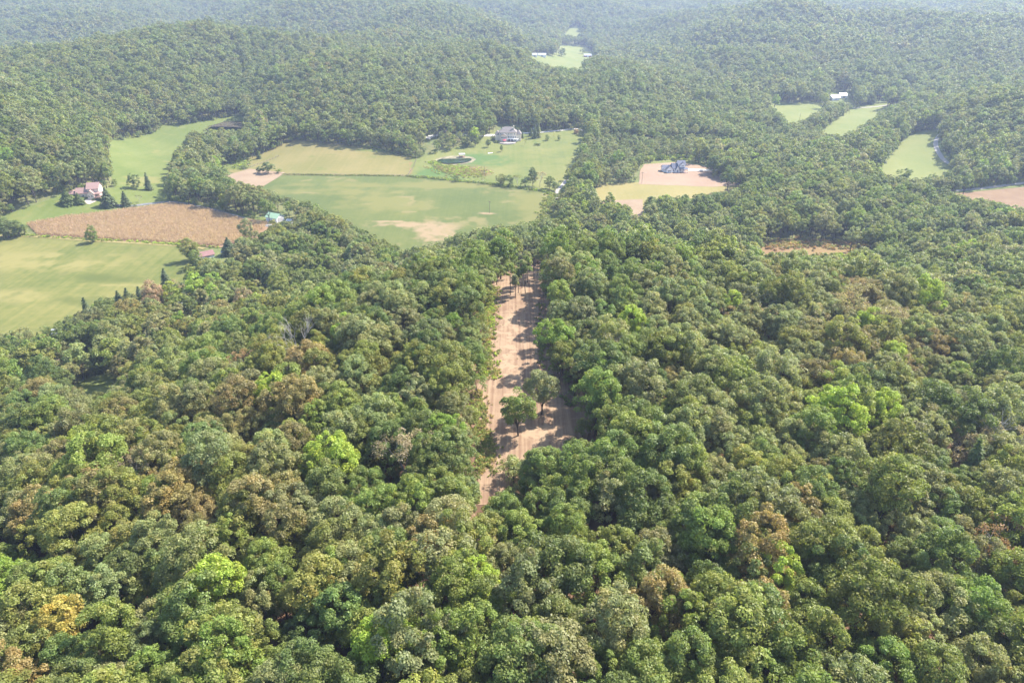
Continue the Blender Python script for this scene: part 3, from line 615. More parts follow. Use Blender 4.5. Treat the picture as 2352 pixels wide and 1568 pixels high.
def thing(name, label, cat, loc, rz=0, group=None, scale=None):
    o = bpy.data.objects.new(name, None); C.objects.link(o); o.location = loc; o.rotation_euler = (0, 0, rz); o.empty_display_size = 1
    if scale: o.scale = scale
    o['label'] = label; o['category'] = cat
    if group: o['group'] = group
    return o
def plant(pair, name, label, cat, loc, rz, group, scale, color):
    o = thing(name, label, cat, loc, rz, group, scale)
    c = bpy.data.objects.new('crown', pair[0]); C.objects.link(c); c.parent = o; c.color = (*color, 1)
    t_ = bpy.data.objects.new('trunk', pair[1]); C.objects.link(t_); t_.parent = o
    return o
LAB = {}
for i in sorted(ind, key=lambda q: min(math.hypot(uc[q]-a, vc[q]-b) for a, b, _ in LAND)):
    l0 = special.get(i) or tree_label(i)
    if l0 == 'olive tree': l0 = tree_label(i)
    used_lab[l0] = used_lab.get(l0, 0)+1; k_ = used_lab[l0]
    if k_ > 1 and len(l0.split()) > 12: l0 = l0.split(' ', 1)[1]
    LAB[i] = l0 if k_ == 1 else ('the %s nearest ' % ('', '', 'second', 'third', 'fourth', 'fifth', 'sixth', 'seventh', 'eighth', 'ninth', 'tenth')[min(k_, 10)])+l0
seen_ = set()
for i in sorted(ind):
    w_ = 0
    while LAB[i] in seen_:
        w_ += 1; LAB[i] = 'the %s nearest %s' % (('second', 'third', 'fourth', 'fifth', 'sixth', 'seventh', 'eighth', 'ninth')[w_ % 8], LAB[i].split('nearest ')[-1])
        if w_ > 9: break
    seen_.add(LAB[i])
for i in sorted(ind):
    kn = names[kind[i]]
    pair = HALF[i % 3] if half[i] else NEAR[rng.integers(len(NEAR))]
    lab = LAB[i]; g = 'near forest trees'
    s = float(sc[i]); zs = float(Hh[i]/17)
    plant(pair, 'broadleaf_tree', lab, 'tree', (float(x[i]), float(y[i]), float(z[i])), float(rng.uniform(0, 6.28)), g, (s, s, zs), tint[i])
# the rest of the forest: one mass
rest = np.array([i for i in range(N) if i not in ind])
lodi = np.zeros(len(rest), np.int32)
rr = rng.integers(0, 1000, len(rest)); dr = dc[rest]
for key, lo, hi in (('near', 0, 270), ('mid', 270, 560), ('far', 560, 1150), ('vfar', 1150, 9e9)):
    L = np.array(LOD[key]); m_ = (dr >= lo) & (dr < hi); lodi[m_] = L[rr[m_] % len(L)]
m_ = isb[rest]; lodi[m_] = np.array(LOD['bush'])[rr[m_] % 4]
m_ = half[rest]; lodi[m_] = np.array(LOD['half'])[rr[m_] % 3]
cm = (rng.random(len(rest)) < .012) & (dr < 900) | ((z[rest] < -34) & (uc[rest] < 620) & (vc[rest] > 560) & (dr < 420) & (rng.random(len(rest)) < .18)); cm &= ~isb[rest]; lodi[cm] = np.array(LOD['coni'])[rr[cm] % 4]; 
tint[rest[cm]] = np.array(COL['deep'])*rng.uniform(.8, 1.1, (cm.sum(), 1))
def scatter(name, pos, scl, rot, vid, tint_, coll, **pr):
    me = bpy.data.meshes.new(name); me.vertices.add(len(pos)); me.vertices.foreach_set('co', np.asarray(pos, np.float32).ravel())
    a = me.attributes.new('scl', 'FLOAT_VECTOR', 'POINT'); a.data.foreach_set('vector', np.asarray(scl, np.float32).ravel())
    a = me.attributes.new('rot', 'FLOAT_VECTOR', 'POINT'); a.data.foreach_set('vector', np.asarray(rot, np.float32).ravel())
    a = me.attributes.new('vid', 'INT', 'POINT'); a.data.foreach_set('value', np.asarray(vid, np.int32))
    fcol(me, 'tint', np.asarray(tint_, np.float32)); me.update()
    o = link(name, me, **pr)
    ng = bpy.data.node_groups.new(name, 'GeometryNodeTree'); ng.interface.new_socket('Geometry', in_out='INPUT', socket_type='NodeSocketGeometry'); ng.interface.new_socket('Geometry', in_out='OUTPUT', socket_type='NodeSocketGeometry')
    A_ = ng.nodes.new; gi, go = A_('NodeGroupInput'), A_('NodeGroupOutput'); ci = A_('GeometryNodeCollectionInfo'); ci.inputs['Collection'].default_value = coll
    ci.inputs['Separate Children'].default_value = True; ci.inputs['Reset Children'].default_value = True
    ip = A_('GeometryNodeInstanceOnPoints'); ip.inputs['Pick Instance'].default_value = True
    def att(nm, ty):
        q = A_('GeometryNodeInputNamedAttribute'); q.data_type = ty; q.inputs['Name'].default_value = nm; return q.outputs[0]
    L = ng.links.new
    L(gi.outputs[0], ip.inputs['Points']); L(ci.outputs[0], ip.inputs['Instance']); L(att('vid', 'INT'), ip.inputs['Instance Index'])
    L(att('rot', 'FLOAT_VECTOR'), ip.inputs['Rotation']); L(att('scl', 'FLOAT_VECTOR'), ip.inputs['Scale']); L(ip.outputs[0], go.inputs[0])
    md = o.modifiers.new('scatter', 'NODES'); md.node_group = ng
    return o
n_ = len(rest); rot = np.zeros((n_, 3)); rot[:, 2] = rng.uniform(0, 6.28, n_); rot[:, :2] = rng.normal(0, .04, (n_, 2))
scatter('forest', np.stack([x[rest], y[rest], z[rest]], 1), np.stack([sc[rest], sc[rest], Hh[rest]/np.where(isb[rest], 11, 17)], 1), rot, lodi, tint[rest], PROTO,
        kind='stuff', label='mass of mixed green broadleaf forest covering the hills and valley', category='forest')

# ------------------------------------------------------------------ single trees that stand in the open
NT = dict(round=LOW, coni=CONI[:3], fir=[CONI[3]], cedar=CEDAR, bush=BUSH, half=HALF)
NH = dict(round=17, coni=13, fir=12.5, cedar=10, bush=11, half=15); NR = dict(round=5.6, coni=3.0, fir=4.6, cedar=1.9, bush=5.6, half=5.5)
def lone(kind_, u, v, H_, R, col, label, name='broadleaf_tree', cat='tree', group='lone trees in the open', vi=0):
    x_, y_, z_ = hit1(u, v); s = R/NR[kind_]
    return plant(NT[kind_][vi % len(NT[kind_])], name, label, cat, (x_, y_, z_), (u*7.3+v) % 6.28, group, (s, s, H_/NH[kind_]), COL[col])
K_C, K_E, K_B = ('conifer_tree', 'conifer'), ('cedar_tree', 'cedar'), ('shrub', 'shrub')
def L_(kd, u, v, h, r, col, label, group, vi=0):
    nm, ct = {'coni': K_C, 'fir': K_C, 'cedar': K_E, 'bush': K_B}.get(kd, ('broadleaf_tree', 'tree')); lone(kd, u, v, h, r, col, label, nm, ct, group, vi)
g = 'trees round the pink roofed house'
L_('round', 309, 433, 12, 4.8, 'deep', 'round dark tree left of the conifer on the lawn behind the pink roofed house', g, 3)
L_('coni', 343, 437, 14, 3.3, 'blue', 'tall narrow conifer on the lawn behind the pink roofed house', g)
L_('fir', 251, 475, 14, 6.0, 'blue', 'large broad conifer right of the pink roofed house by the road', g)
L_('coni', 291, 474, 11.5, 3.8, 'blue', 'smaller conifer beside the broad one on the road edge', g, 1)
L_('half', 321, 466, 6, 2.6, 'grey', 'small pale sparse tree right of the two conifers by the road', g)
L_('fir', 157, 468, 10, 5.6, 'deep', 'dark spreading conifer in front of the pink roofed house, left one', g)
L_('fir', 183, 468, 8, 4.0, 'deep', 'dark lower conifer in front of the pink roofed house, right one', g)
L_('bush', 215, 461, 1.6, 1.5, 'deep', 'small dark garden shrub beside the house drive', g, 1)
L_('bush', 226, 459, 1.5, 1.4, 'green', 'small green garden shrub right of the drive shrub', g, 2)
L_('bush', 310, 476, 2.0, 1.6, 'deep', 'low dark bush at the road edge by the corn', g)
g = 'trees round the dry corn'
L_('round', 215, 557, 11.5, 4.3, 'green', 'lone green tree between the dry corn and the pasture', g, 5)
L_('bush', 112, 545, 1.6, 1.6, 'deep', 'low dark bush on the track below the corn', g)
L_('round', 440, 600, 14, 5.4, 'olive', 'brownish tree at the right corner of the pasture by the red shed', g, 2)
L_('round', 575, 558, 16, 5.5, 'grey', 'grey green tree in front of the right end of the corn', g, 4)
L_('fir', 528, 585, 11, 5.2, 'blue', 'dark conifer right of the small white shed', g)
L_('round', 22, 547, 13, 7, 'deep', 'dark round tree at the left edge between the pasture and the wooded hill', g, 1); L_('round', 46, 543, 10.5, 5.5, 'deep', 'smaller dark tree at the left tip of the dry corn', g, 2)
g = 'trees at the foot of the pasture'
L_('round', 362, 728, 19, 7.5, 'pink', 'pinkish brown dying tree standing at the lower right edge of the pasture', g, 1)
L_('half', 398, 712, 15, 5.0, 'ash', 'grey thinning tree right of the pinkish dying tree', g, 2)
for k_, (u, v, h) in enumerate(((283, 722, 13), (304, 720, 14), (332, 718, 14.5), (212, 752, 16), (388, 672, 14))):
    L_('coni', u, v, h, 3.8, 'blue', 'dark conifer at the foot of the pasture, '+('first of the close pair', 'second of the close pair', 'just left of the dying tree', 'tall one furthest left', 'above the grey thinning tree')[k_], g, k_)
g = 'cedars in the hay field'
L_('round', 617, 399, 9.5, 6, 'deep', 'large dark cedar thicket on the bare field edge', g)
L_('round', 597, 398, 5.5, 3.4, 'deep', 'smaller dark bush left of the cedar thicket', g, 1)
L_('bush', 640, 398, 3.5, 3.2, 'green', 'low green bush right of the cedar thicket', g, 2)
L_('cedar', 595, 365, 8, 2.6, 'deep', 'small cedar at the top left edge of the hay field', g)
L_('bush', 560, 388, 3, 5, 'green', 'low scrub at the left corner of the hay field', g, 3)
L_('bush', 1047, 418, 5, 3.2, 'deep', 'dark bush on the fence line between yard and crop', g, 3)
g = 'young trees in the yard of the cream house'
L_('round', 1121, 339, 7.6, 2.9, 'deep', 'dark rounded tree left below the cream house', g, 1)
L_('round', 1152, 349, 6.2, 1.9, 'deep', 'small dark tree below the cream house patio', g, 2)
L_('half', 1205, 335, 5.5, 1.6, 'olive', 'thin pale sapling right below the cream house', g)
L_('bush', 1231, 334, 2.2, 2.4, 'deep', 'left of the two round bushes in the yard', g)
L_('bush', 1238, 334.5, 2.2, 2.2, 'deep', 'right of the two round bushes in the yard', g, 1)
L_('round', 1258, 323, 6, 2.5, 'green', 'forked young tree right of the utility poles', g, 3)
L_('half', 1271, 319, 3.2, 1.1, 'tan', 'tiny tan sapling between two young trees', g, 1)
L_('round', 1284, 323, 5.5, 1.9, 'green', 'young green tree furthest right in the yard', g, 4)
L_('round', 1323, 308, 5.5, 3.0, 'rust', 'dark red ornamental tree at the bend of the drive', g, 5)
L_('cedar', 1228, 318, 14, 3.2, 'deep', 'tall dark cedar behind the white utility pole', g)
L_('cedar', 1236, 316, 16, 3.6, 'olive', 'tallest cedar right of the white utility pole', g)
L_('cedar', 1219, 313, 9, 2.4, 'deep', 'shorter cedar left of the white utility pole', g)
L_('cedar', 1200, 318, 8, 1.7, 'deep', 'narrow evergreen at the right corner of the cream house', g)
L_('bush', 1132, 322, 5, 2.6, 'deep', 'tall dark shrub at the left corner of the cream house', g, 2)
L_('bush', 1139, 328, 2.4, 2.2, 'green', 'low green shrub in front of the left wall of the cream house', g, 3)
L_('bush', 1147, 329, 1.8, 2.0, 'deep', 'low dark shrub beside the patio wall', g)
g = 'row of trees between yard and crop'
for (u, v, h, r, cl_, w, kd) in ((1112, 424, 6, 3.4, 'olive', 'thin olive tree at the left end of the row', 'half'), (1150, 425, 9, 4.6, 'olive', 'olive shrub like tree, second in the row', 'round'), (1168, 428, 8.5, 5, 'deep', 'dark low tree, third in the row', 'bush'), (1188, 430, 10, 4.6, 'olive', 'branchy olive tree in the middle of the row', 'half'),
        (1206, 429, 8, 4.6, 'deep', 'dark bush right of the branchy tree', 'bush'), (1224, 428, 15, 4.4, 'deep', 'tall dark green tree in the row below the yard', 'round'), (1240, 431, 13.5, 5.2, 'ash', 'tall grey thinning tree in the row below the yard', 'half'), (1262, 434, 10, 4.6, 'green', 'green tree near the lane end of the row', 'round'), (1276, 440, 7, 4.4, 'deep', 'dark bush at the lane end of the row', 'bush')):
    L_(kd, u, v, h, r, cl_, w+' between yard and crop', g, int(u))
g = 'trees round the graded lot'
L_('round', 1632, 399, 15, 4.6, 'green', 'tall slender tree at the end of the white farmhouse drive', g, 6)
L_('round', 1668, 408, 17, 6.5, 'bright', 'large bright green tree right of the graded lot', g, 7)
L_('round', 1652, 404, 14, 5.6, 'green', 'green tree between the slender tree and the bright one', g, 8)
L_('round', 1690, 412, 16, 6.2, 'green', 'wide green tree at the right corner of the graded lot', g, 9)
L_('half', 1495, 374, 6.5, 3.0, 'lime', 'small yellowish tree at the top left corner of the lot', g)
L_('round', 1399, 487, 14, 4.6, 'green', 'tree standing before the bare plot, left one', g, 1); L_('round', 1490, 500, 15, 5, 'deep', 'dark tree standing before the mown strip', g, 2)
g = 'trees along the gravel road'
for k_, (u, v, h, r, cl_) in enumerate(((2070, 428, 15, 6, 'green'), (2100, 434, 9, 5, 'deep'), (2135, 430, 11.5, 4.6, 'green'), (2172, 434, 14, 5, 'green'), (2205, 430, 17, 4.8, 'green'), (2228, 431, 14, 5, 'grey'), (2246, 427, 17.5, 5.4, 'green'), (2305, 415, 16, 7, 'grey'))):
    L_('round', u, v, h, r, cl_, ('leftmost', 'second from left, low', 'third from left, lone', 'fourth from left', 'fifth from left, tall', 'sixth from left', 'seventh from left, tallest', 'rightmost wide')[k_]+' tree along the gravel road below the right pasture', g, k_+3)
g = 'trees in the far valley'
L_('bush', 1337, 124, 9, 7, 'blue', 'dark rounded tree in the far valley left of the red barn', g); L_('round', 1268, 129, 17, 9, 'deep', 'big dark tree over the far white farm roofs', g, 2)
L_('round', 1290, 130, 17, 8, 'deep', 'big dark tree right of the far white farm roofs', g, 3); L_('round', 1980, 238, 17, 9, 'green', 'wide tree in front of the far white barns', g, 4); L_('round', 2000, 240, 15, 7, 'deep', 'dark tree right of the far white barns', g, 5); L_('round', 1962, 226, 12, 6, 'green', 'tree behind the far white barns', g, 6)
# the two trees on the cleared strip and the slender trees at its far end
def clear_tree(seed, H_, R, z0, label, u, v, col, K=40, n=150, thin=False, sz=.34):
    pr = broadleaf(seed, K=K, n=n, size=sz, R=R, z0=z0, z1=H_, crad=(.85, 1.35) if not thin else (.6, 1.0), low=True, tr=.13 if thin else .24)
    x_, y_, z_ = hit1(u, v); return plant(pr, 'broadleaf_tree', label, 'tree', (x_, y_, z_), seed, 'trees on the cleared strip', None, COL[col])
clear_tree(401, 13.6, 4.3, 2.6, 'lone open crowned tree with its trunk showing on the cleared soil', 1190, 1001, 'green', 60, 190, sz=.27)
clear_tree(402, 13.5, 4.7, 2.4, 'fuller round tree behind the lone tree on the cleared soil', 1245, 952, 'grey', 66, 210, sz=.27)
for k_, (X, Y, h, r, w) in enumerate(((855, 850, 13, 2.6, 'left, thick forked trunk'), (967, 925, 9.5, 1.2, 'nearest, very thin trunk'), (1045, 800, 12, 1.3, 'thin trunk behind the nearest'), (1135, 680, 12, 1.9, 'forked trunk in the middle'), (1222, 805, 15, 2.1, 'straight tall trunk'), (1215, 600, 14, 2.4, 'dark forked trunk'), (1270, 560, 13, 1.8, 'straight trunk at the right'), (1420, 445, 13, 3.2, 'several stems at the right edge'), (1515, 385, 12, 2.0, 'farthest, at the right edge'))):
    clear_tree(410+k_, h, r, h*.5, 'slender tree at the far end of the cleared strip, '+w, (1900+X/6.03)/1.7415, (1040+Y/6.03)/1.7415, ('green', 'grey')[k_ % 2], 26, 130, True, .28)
# dead trees
for k_, (u, v, h, w) in enumerate(((690, 880, 21, 'bleached bare snag with pale branches in the left forest'), (2215, 1095, 21, 'bare pale branched tree in the right forest'), (1425, 870, 18, 'thin pair of bleached stems right of the cleared strip'), (10, 1115, 20, 'bare whitish snag on the left edge'))):
    x_, y_, z_ = hit1(u, v); tm, _ = bare_tree(500+k_, h); o = link('dead_tree', tm, label=w, category='dead tree', group='dead trees'); o.location = (x_, y_, z_)

# ------------------------------------------------------------------ buildings
class MB:
    def __init__(s): s.V, s.F = [], []
    def box(s, x0, x1, y0, y1, z0, z1):
        b = len(s.V); s.V += [(x, y, z) for z in (z0, z1) for x, y in ((x0, y0), (x1, y0), (x1, y1), (x0, y1))]
        s.F += [tuple(b+i for i in f) for f in ((3, 2, 1, 0), (4, 5, 6, 7), (0, 1, 5, 4), (1, 2, 6, 5), (2, 3, 7, 6), (3, 0, 4, 7))]; return s
    def prism(s, prof, a0, a1, axis):
        """profile in (other, z), extruded along axis"""
        b = len(s.V); k = len(prof)
        for a in (a0, a1):
            for p, z in prof: s.V.append((a, p, z) if axis == 'x' else (p, a, z))
        s.F += [tuple(b+i for i in range(k)), tuple(b+k+i for i in reversed(range(k)))]
        for i in range(k): j = (i+1) % k; s.F.append((b+j, b+i, b+k+i, b+k+j))
        return s
    def poly(s, vs, fs):
        b = len(s.V); s.V += vs; s.F += [tuple(b+i for i in f) for f in fs]; return s
    def cyl(s, x, y, r, z0, z1, k=8, r1=None):
        b = len(s.V); r1 = r if r1 is None else r1
        for z, q in ((z0, r), (z1, r1)):
            for i in range(k): a = 2*math.pi*i/k; s.V.append((x+q*math.cos(a), y+q*math.sin(a), z))
        for i in range(k): s.F.append((b+i, b+(i+1) % k, b+k+(i+1) % k, b+k+i))
        s.F += [tuple(b+k+i for i in range(k)), tuple(b+i for i in reversed(range(k)))]; return s
    def build(s, name, m, parent=None, **pr):
        me = bpy.data.meshes.new(name); me.from_pydata(s.V, [], s.F); bm = bmesh.new(); bm.from_mesh(me); bmesh.ops.recalc_face_normals(bm, faces=bm.faces); bm.to_mesh(me); bm.free()
        me.materials.append(m); return link(name, me, parent, **pr)
M_CREAM = mat('cream_siding', (.66, .54, .42), .85, noise=(3, .06)); M_WHITE = mat('white_paint', (.78, .77, .75), .7, noise=(2, .04)); M_SHING = mat('brown_shingles', (.20, .17, .15), .9, noise=(4, .15))
M_SLATE = mat('dark_shingles', (.12, .125, .16), .85, noise=(4, .15)); M_PINKR = mat('pink_shingles', (.27, .17, .145), .9, noise=(3, .12)); M_GREENR = mat('green_metal', (.27, .40, .28), .45, .5)
M_REDR = mat('red_metal', (.2, .09, .08), .5, .5, noise=(1, .15)); M_GLASS = mat('window_glass', (.03, .04, .05), .08, .6); M_STONE = mat('patio_stone', (.36, .30, .26), .9, noise=(2, .2))
M_WMETAL = mat('white_metal_roof', (.38, .39, .40), .4, .5); M_REDW = mat('red_boards', (.28, .07, .06), .8, noise=(2, .15)); M_WOOD = mat('deck_wood', (.34, .2, .15), .85, noise=(3, .15)); M_POLE = mat('weathered_pole', (.20, .16, .13), .9)
M_GREYW = mat('weathered_boards', (.38, .36, .36), .9, noise=(2, .3)); M_CLOTHR = mat('red_canvas', (.60, .03, .07), .8); M_RUBB = mat('rubber', (.02, .02, .02), .8); M_PAINT = mat('dark_car_paint', (.03, .02, .035), .25, .6); M_PALE = mat('pale_paving', (.36, .30, .24), .9, noise=(1, .12))
def block(p, x0, x1, y0, y1, h, roof, rh, wm, rm__, z0=0, o=.5, name='wall'):
    """a wing: walls with gable ends and a roof of slabs"""
    cx, cy = (x0+x1)/2, (y0+y1)/2; e = .22
    if roof == 'hip':
        MB().box(x0, x1, y0, y1, z0-1.5, h).build(name, wm, p); w, d = x1-x0+2*o, y1-y0+2*o; r = max(0, (w-d)/2); ry = max(0, (d-w)/2)
        X0, X1, Y0_, Y1_ = x0-o, x1+o, y0-o, y1+o
        V_ = [(X0, Y0_, h+.01), (X1, Y0_, h+.01), (X1, Y1_, h+.01), (X0, Y1_, h+.01), (X0, Y0_, h+e), (X1, Y0_, h+e), (X1, Y1_, h+e), (X0, Y1_, h+e), (cx-r-.05, cy-ry-.05, h+rh), (cx+r+.05, cy-ry-.05, h+rh), (cx+r+.05, cy+ry+.05, h+rh), (cx-r-.05, cy+ry+.05, h+rh)]
        F_ = [(0, 3, 2, 1), (0, 1, 5, 4), (1, 2, 6, 5), (2, 3, 7, 6), (3, 0, 4, 7), (4, 5, 9, 8), (5, 6, 10, 9), (6, 7, 11, 10), (7, 4, 8, 11), (8, 9, 10, 11)]
        return MB().poly(V_, F_).build('roof', rm__, p)
    ax = roof[-1]; a0, a1, c0, c1, cc = (x0, x1, y0, y1, cy) if ax == 'x' else (y0, y1, x0, x1, cx)
    MB().prism([(c0, z0-1.5), (c1, z0-1.5), (c1, h), (cc, h+rh), (c0, h)], a0, a1, ax).build(name, wm, p)
    sl = rh/((c1-c0)/2); q = [(c0-o, h-o*sl+.03), (cc, h+rh+.03), (c1+o, h-o*sl+.03), (c1+o, h-o*sl+.03+e), (cc, h+rh+.03+e), (c0-o, h-o*sl+.03+e)]
    return MB().prism(q, a0-o, a1+o, ax).build('roof', rm__, p)
def win(p, x, y, z, w, h, side='front'):
    if side == 'front': f = MB().box(x-w/2, x+w/2, y-.08, y-.004, z, z+h); g_ = MB().box(x-w/2+.12, x+w/2-.12, y-.11, y-.085, z+.12, z+h-.12)
    else: f = MB().box(x+.004, x+.08, y-w/2, y+w/2, z, z+h); g_ = MB().box(x+.085, x+.11, y-w/2+.12, y+w/2-.12, z+.12, z+h-.12)
    a = f.build('window', M_WHITE, p); g_.build('pane', M_GLASS, a); return a
def place(name, label, cat, u, v, rz=0, group=None, dz=0):
    x_, y_, z_ = hit1(u, v); return thing(name, label, cat, (x_, y_, z_+dz), rz, group)
# cream house
h = place('house', 'large cream three storey house with brown hip roof and white deck above a patio', 'house', 1167, 325, R_(-2))
block(h, -9, 8.5, 0, 11, 8.6, 'hip', 5.0, M_CREAM, M_SHING); block(h, -13, -8.98, 1.5, 11, 6.2, 'hip', 3.4, M_CREAM, M_SHING, name='side_wing'); block(h, 8.48, 13, 1.5, 11, 6.6, 'hip', 3.6, M_CREAM, M_SHING, name='side_wing')
block(h, -7.5, -1, -3.2, .02, 5.9, 'gable_y', 2.0, M_CREAM, M_SHING, name='sun_room')
for k_ in range(5): win(h, -6.6+k_*1.18, -3.2, 3.5, .95, 1.8)
for x_ in (.8, 3.0, 5.2, 7.2): win(h, x_, 0, 3.4, 1.3, 2.0)
for x_ in (-7.6, -5.0, .5, 2.2, 3.9, 6.6): win(h, x_, 0, 6.6, 1.0, 1.4)
for x_ in (1.2, 4.0, 6.8): win(h, x_, 0, .3, 1.9, 2.1)
MB().box(-1, 10.5, -3.4, -.12, 2.75, 2.95).build('deck', M_WHITE, h)
r_ = MB().box(-1, 10.5, -3.46, -3.41, 3.8, 3.9)
for k_ in range(24): r_.box(-.98+k_*.49, -.92+k_*.49, -3.45, -3.42, 2.95, 3.8)
r_.build('railing', M_WHITE, h)
for x_ in (-.8, 3, 6.6, 10.2): MB().box(x_-.12, x_+.12, -3.3, -3.06, -.6, 2.75).build('deck_post', M_WHITE, h)
st = MB()
for k_ in range(9): st.box(7.0+k_*.36, 7.4+k_*.36, -4.6, -3.5, k_*.31-.1, k_*.31+.1)
st.build('stairs', M_WHITE, h)
MB().box(5.0, 6.1, 3.2, 4.2, 9, 15).build('chimney', M_CREAM, h); MB().box(-6, -5.2, 4, 4.8, 10, 13).build('chimney', M_CREAM, h)
pa = place('patio', 'curved stone walled patio in front of the cream house', 'patio', 1165, 327.5, 0)
V_ = [(math.cos(a)*9, -1-math.sin(a)*7, z_) for z_ in (-1.6, .55) for a in np.linspace(0, math.pi, 13)]; k = 13
MB().poly(V_, [tuple(range(13)), tuple(range(25, 12, -1))]+[(i, (i+1) % 13, 13+(i+1) % 13, 13+i) for i in range(13)]).build('retaining_wall', M_STONE, pa)
MB().poly([(math.cos(a)*8.3, -1.1-math.sin(a)*6.4, z_) for z_ in (.56, .62) for a in np.linspace(0, math.pi, 13)], [tuple(range(13)), tuple(range(25, 12, -1))]+[(i, (i+1) % 13, 13+(i+1) % 13, 13+i) for i in range(13)]).build('paving', M_PALE, pa)
um = place('parasol', 'bright red parasol open on the patio of the cream house', 'parasol', 1158.5, 328.3, 0, dz=.6)
MB().cyl(0, 0, .04, 0, 2.6).build('pole', M_WHITE, um); MB().cyl(0, 0, 1.9, 2.1, 2.75, 8, .05).build('canopy', M_CLOTHR, um)
# white farmhouse on the graded lot
h = place('house', 'new white farmhouse with dark grey gabled roofs on the bare graded lot', 'house', 1551, 397, R_(4))
block(h, -10.5, -2.4, 2.0, 9.0, 3.2, 'gable_x', 2.4, M_WHITE, M_SLATE, name='wing'); block(h, -8.2, -2.9, -.8, 2.02, 3.5, 'gable_y', 2.7, M_WHITE, M_SLATE, name='front_wing')
block(h, -2.42, 3.0, 1.0, 8.5, 4.0, 'gable_x', 3.2, M_WHITE, M_SLATE, name='centre_wing'); block(h, 2.6, 9.0, 2.0, 9.5, 6.6, 'gable_x', 2.6, M_WHITE, M_SLATE)
block(h, 3.9, 8.6, .9, 2.02, 6.6, 'gable_y', 2.3, M_WHITE, M_SLATE, name='cross_gable'); block(h, .2, 3.2, -.4, 1.02, 3.4, 'gable_y', 2.6, M_WHITE, M_SLATE, name='entry_gable')
MB().poly([(2.9, -1.6, 3.0), (10.8, -1.6, 3.0), (10.8, .88, 4.1), (2.9, .88, 4.1), (2.9, -1.6, 3.2), (10.8, -1.6, 3.2), (10.8, .88, 4.3), (2.9, .88, 4.3)], [(3, 2, 1, 0), (4, 5, 6, 7), (0, 1, 5, 4), (1, 2, 6, 5), (2, 3, 7, 6), (3, 0, 4, 7)]).build('porch_roof', M_SLATE, h)
MB().box(-2.2, 10.8, -1.7, .86, -1, .35).build('porch', M_WOOD, h)
for x_ in (3.1, 5.0, 6.9, 8.8, 10.6): MB().box(x_-.1, x_+.1, -1.5, -1.3, .35, 3.0).build('porch_post', M_WHITE, h)
for x_ in (-6.6, -5.55, -4.5): win(h, x_, -.8, 1.2, .9, 1.3)
for x_ in (4.4, 7.4): win(h, x_, .9, 1.2, 1.0, 1.5)
for x_ in (5.7, 6.8): win(h, x_, .9, 5.0, .9, 1.3)
win(h, -1.4, 1.0, 1.2, 1, 1.4); MB().box(1.2, 2.2, -.46, -.404, .35, 2.5).build('door', M_SLATE, h)
# pink roofed house at the left
h = place('house', 'long house with pink shingle roofs and a railed porch behind dark conifers', 'house', 196, 456, R_(14))
block(h, -6, 4, 2, 10, 3.6, 'gable_x', 3.0, M_CREAM, M_PINKR); block(h, 1.5, 9.5, 3, 13, 6.2, 'gable_x', 3.4, M_CREAM, M_PINKR, name='tall_wing'); block(h, -13, -5.98, 3.5, 10.5, 3.0, 'hip', 2.4, M_CREAM, M_PINKR, name='garage_wing')
block(h, 2.2, 6.6, -1.0, 3.02, 3.4, 'gable_y', 2.4, M_CREAM, M_PINKR, name='front_gable')
MB().poly([(6.6, 0, 2.8), (13, 0, 2.8), (13, 3.0, 3.6), (6.6, 2.9, 3.6), (6.6, 0, 3.0), (13, 0, 3.0), (13, 3.0, 3.8), (6.6, 2.9, 3.8)], [(3, 2, 1, 0), (4, 5, 6, 7), (0, 1, 5, 4), (1, 2, 6, 5), (2, 3, 7, 6), (3, 0, 4, 7)]).build('porch_roof', M_PINKR, h)
MB().box(6.65, 13.6, -1.8, 2.9, .5, .8).build('deck', M_WOOD, h)
r_ = MB().box(6.65, 13.6, -1.82, -1.76, 1.6, 1.7)
for k_ in range(12): r_.box(6.7+k_*.6, 6.8+k_*.6, -1.8, -1.76, -.6, 1.6)
r_.build('railing', M_WOOD, h)
for x_ in (-4, -1.5): win(h, x_, 2, 1, 1.2, 1.4)
win(h, 3.2, -1, 1, 1, 1.3); win(h, 5.2, -1, 1, 1, 1.3); win(h, 9.5, 6, 4, 1.2, 1.3, 'side'); win(h, 9.5, 9.5, 4, 1.2, 1.3, 'side'); MB().box(-11.5, -7.5, 3.44, 3.496, 0, 2.3).build('garage_door', M_WHITE, h)
dr_ = sheet('drive_apron', PL('197,460 207,455 216,458 222,463 206,470 190,468'), M_PALE, off=.34)
# green roofed shed
h = place('shed', 'white shed with pale green metal roof beside the road', 'shed', 624, 510, R_(-26))
block(h, -5.0, 5.0, 0, 7.5, 3.2, 'gable_x', 2.2, M_WHITE, M_GREENR); win(h, 1.6, 0, 1.0, .9, .9); MB().box(3.0, 3.9, -.07, -.004, -.5, 2.1).build('door', M_GREYW, h)
MB().box(5.004, 5.1, 1.2, 6.2, -.5, 3.0).build('sliding_door', M_GREYW, h)
h2 = place('shed', 'small grey weathered lean-to shed right of the green roofed shed', 'shed', 664, 514, R_(-20)); block(h2, -1.8, 1.8, 0, 3, 2.2, 'gable_x', .7, M_GREYW, M_WMETAL); MB().box(-.5, .4, -.07, -.004, -.3, 1.8).build('door', M_SLATE, h2)
c_ = place('parked_car', 'dark pickup truck with pale stripes parked against the green roofed shed', 'truck', 612.5, 513.5, R_(-26))
MB().prism([(-2.6, .5), (2.6, .5), (2.65, 1.05), (1.5, 1.2), (-2.6, 1.2)], -.95, .95, 'y').build('body', M_PAINT, c_); MB().prism([(-.6, 1.2), (1.3, 1.2), (.8, 1.85), (-.4, 1.85)], -.8, .8, 'y').build('cabin', M_GLASS, c_)
MB().box(-2.5, 2.5, -.97, -.955, .85, .98).build('stripe', M_WHITE, c_)
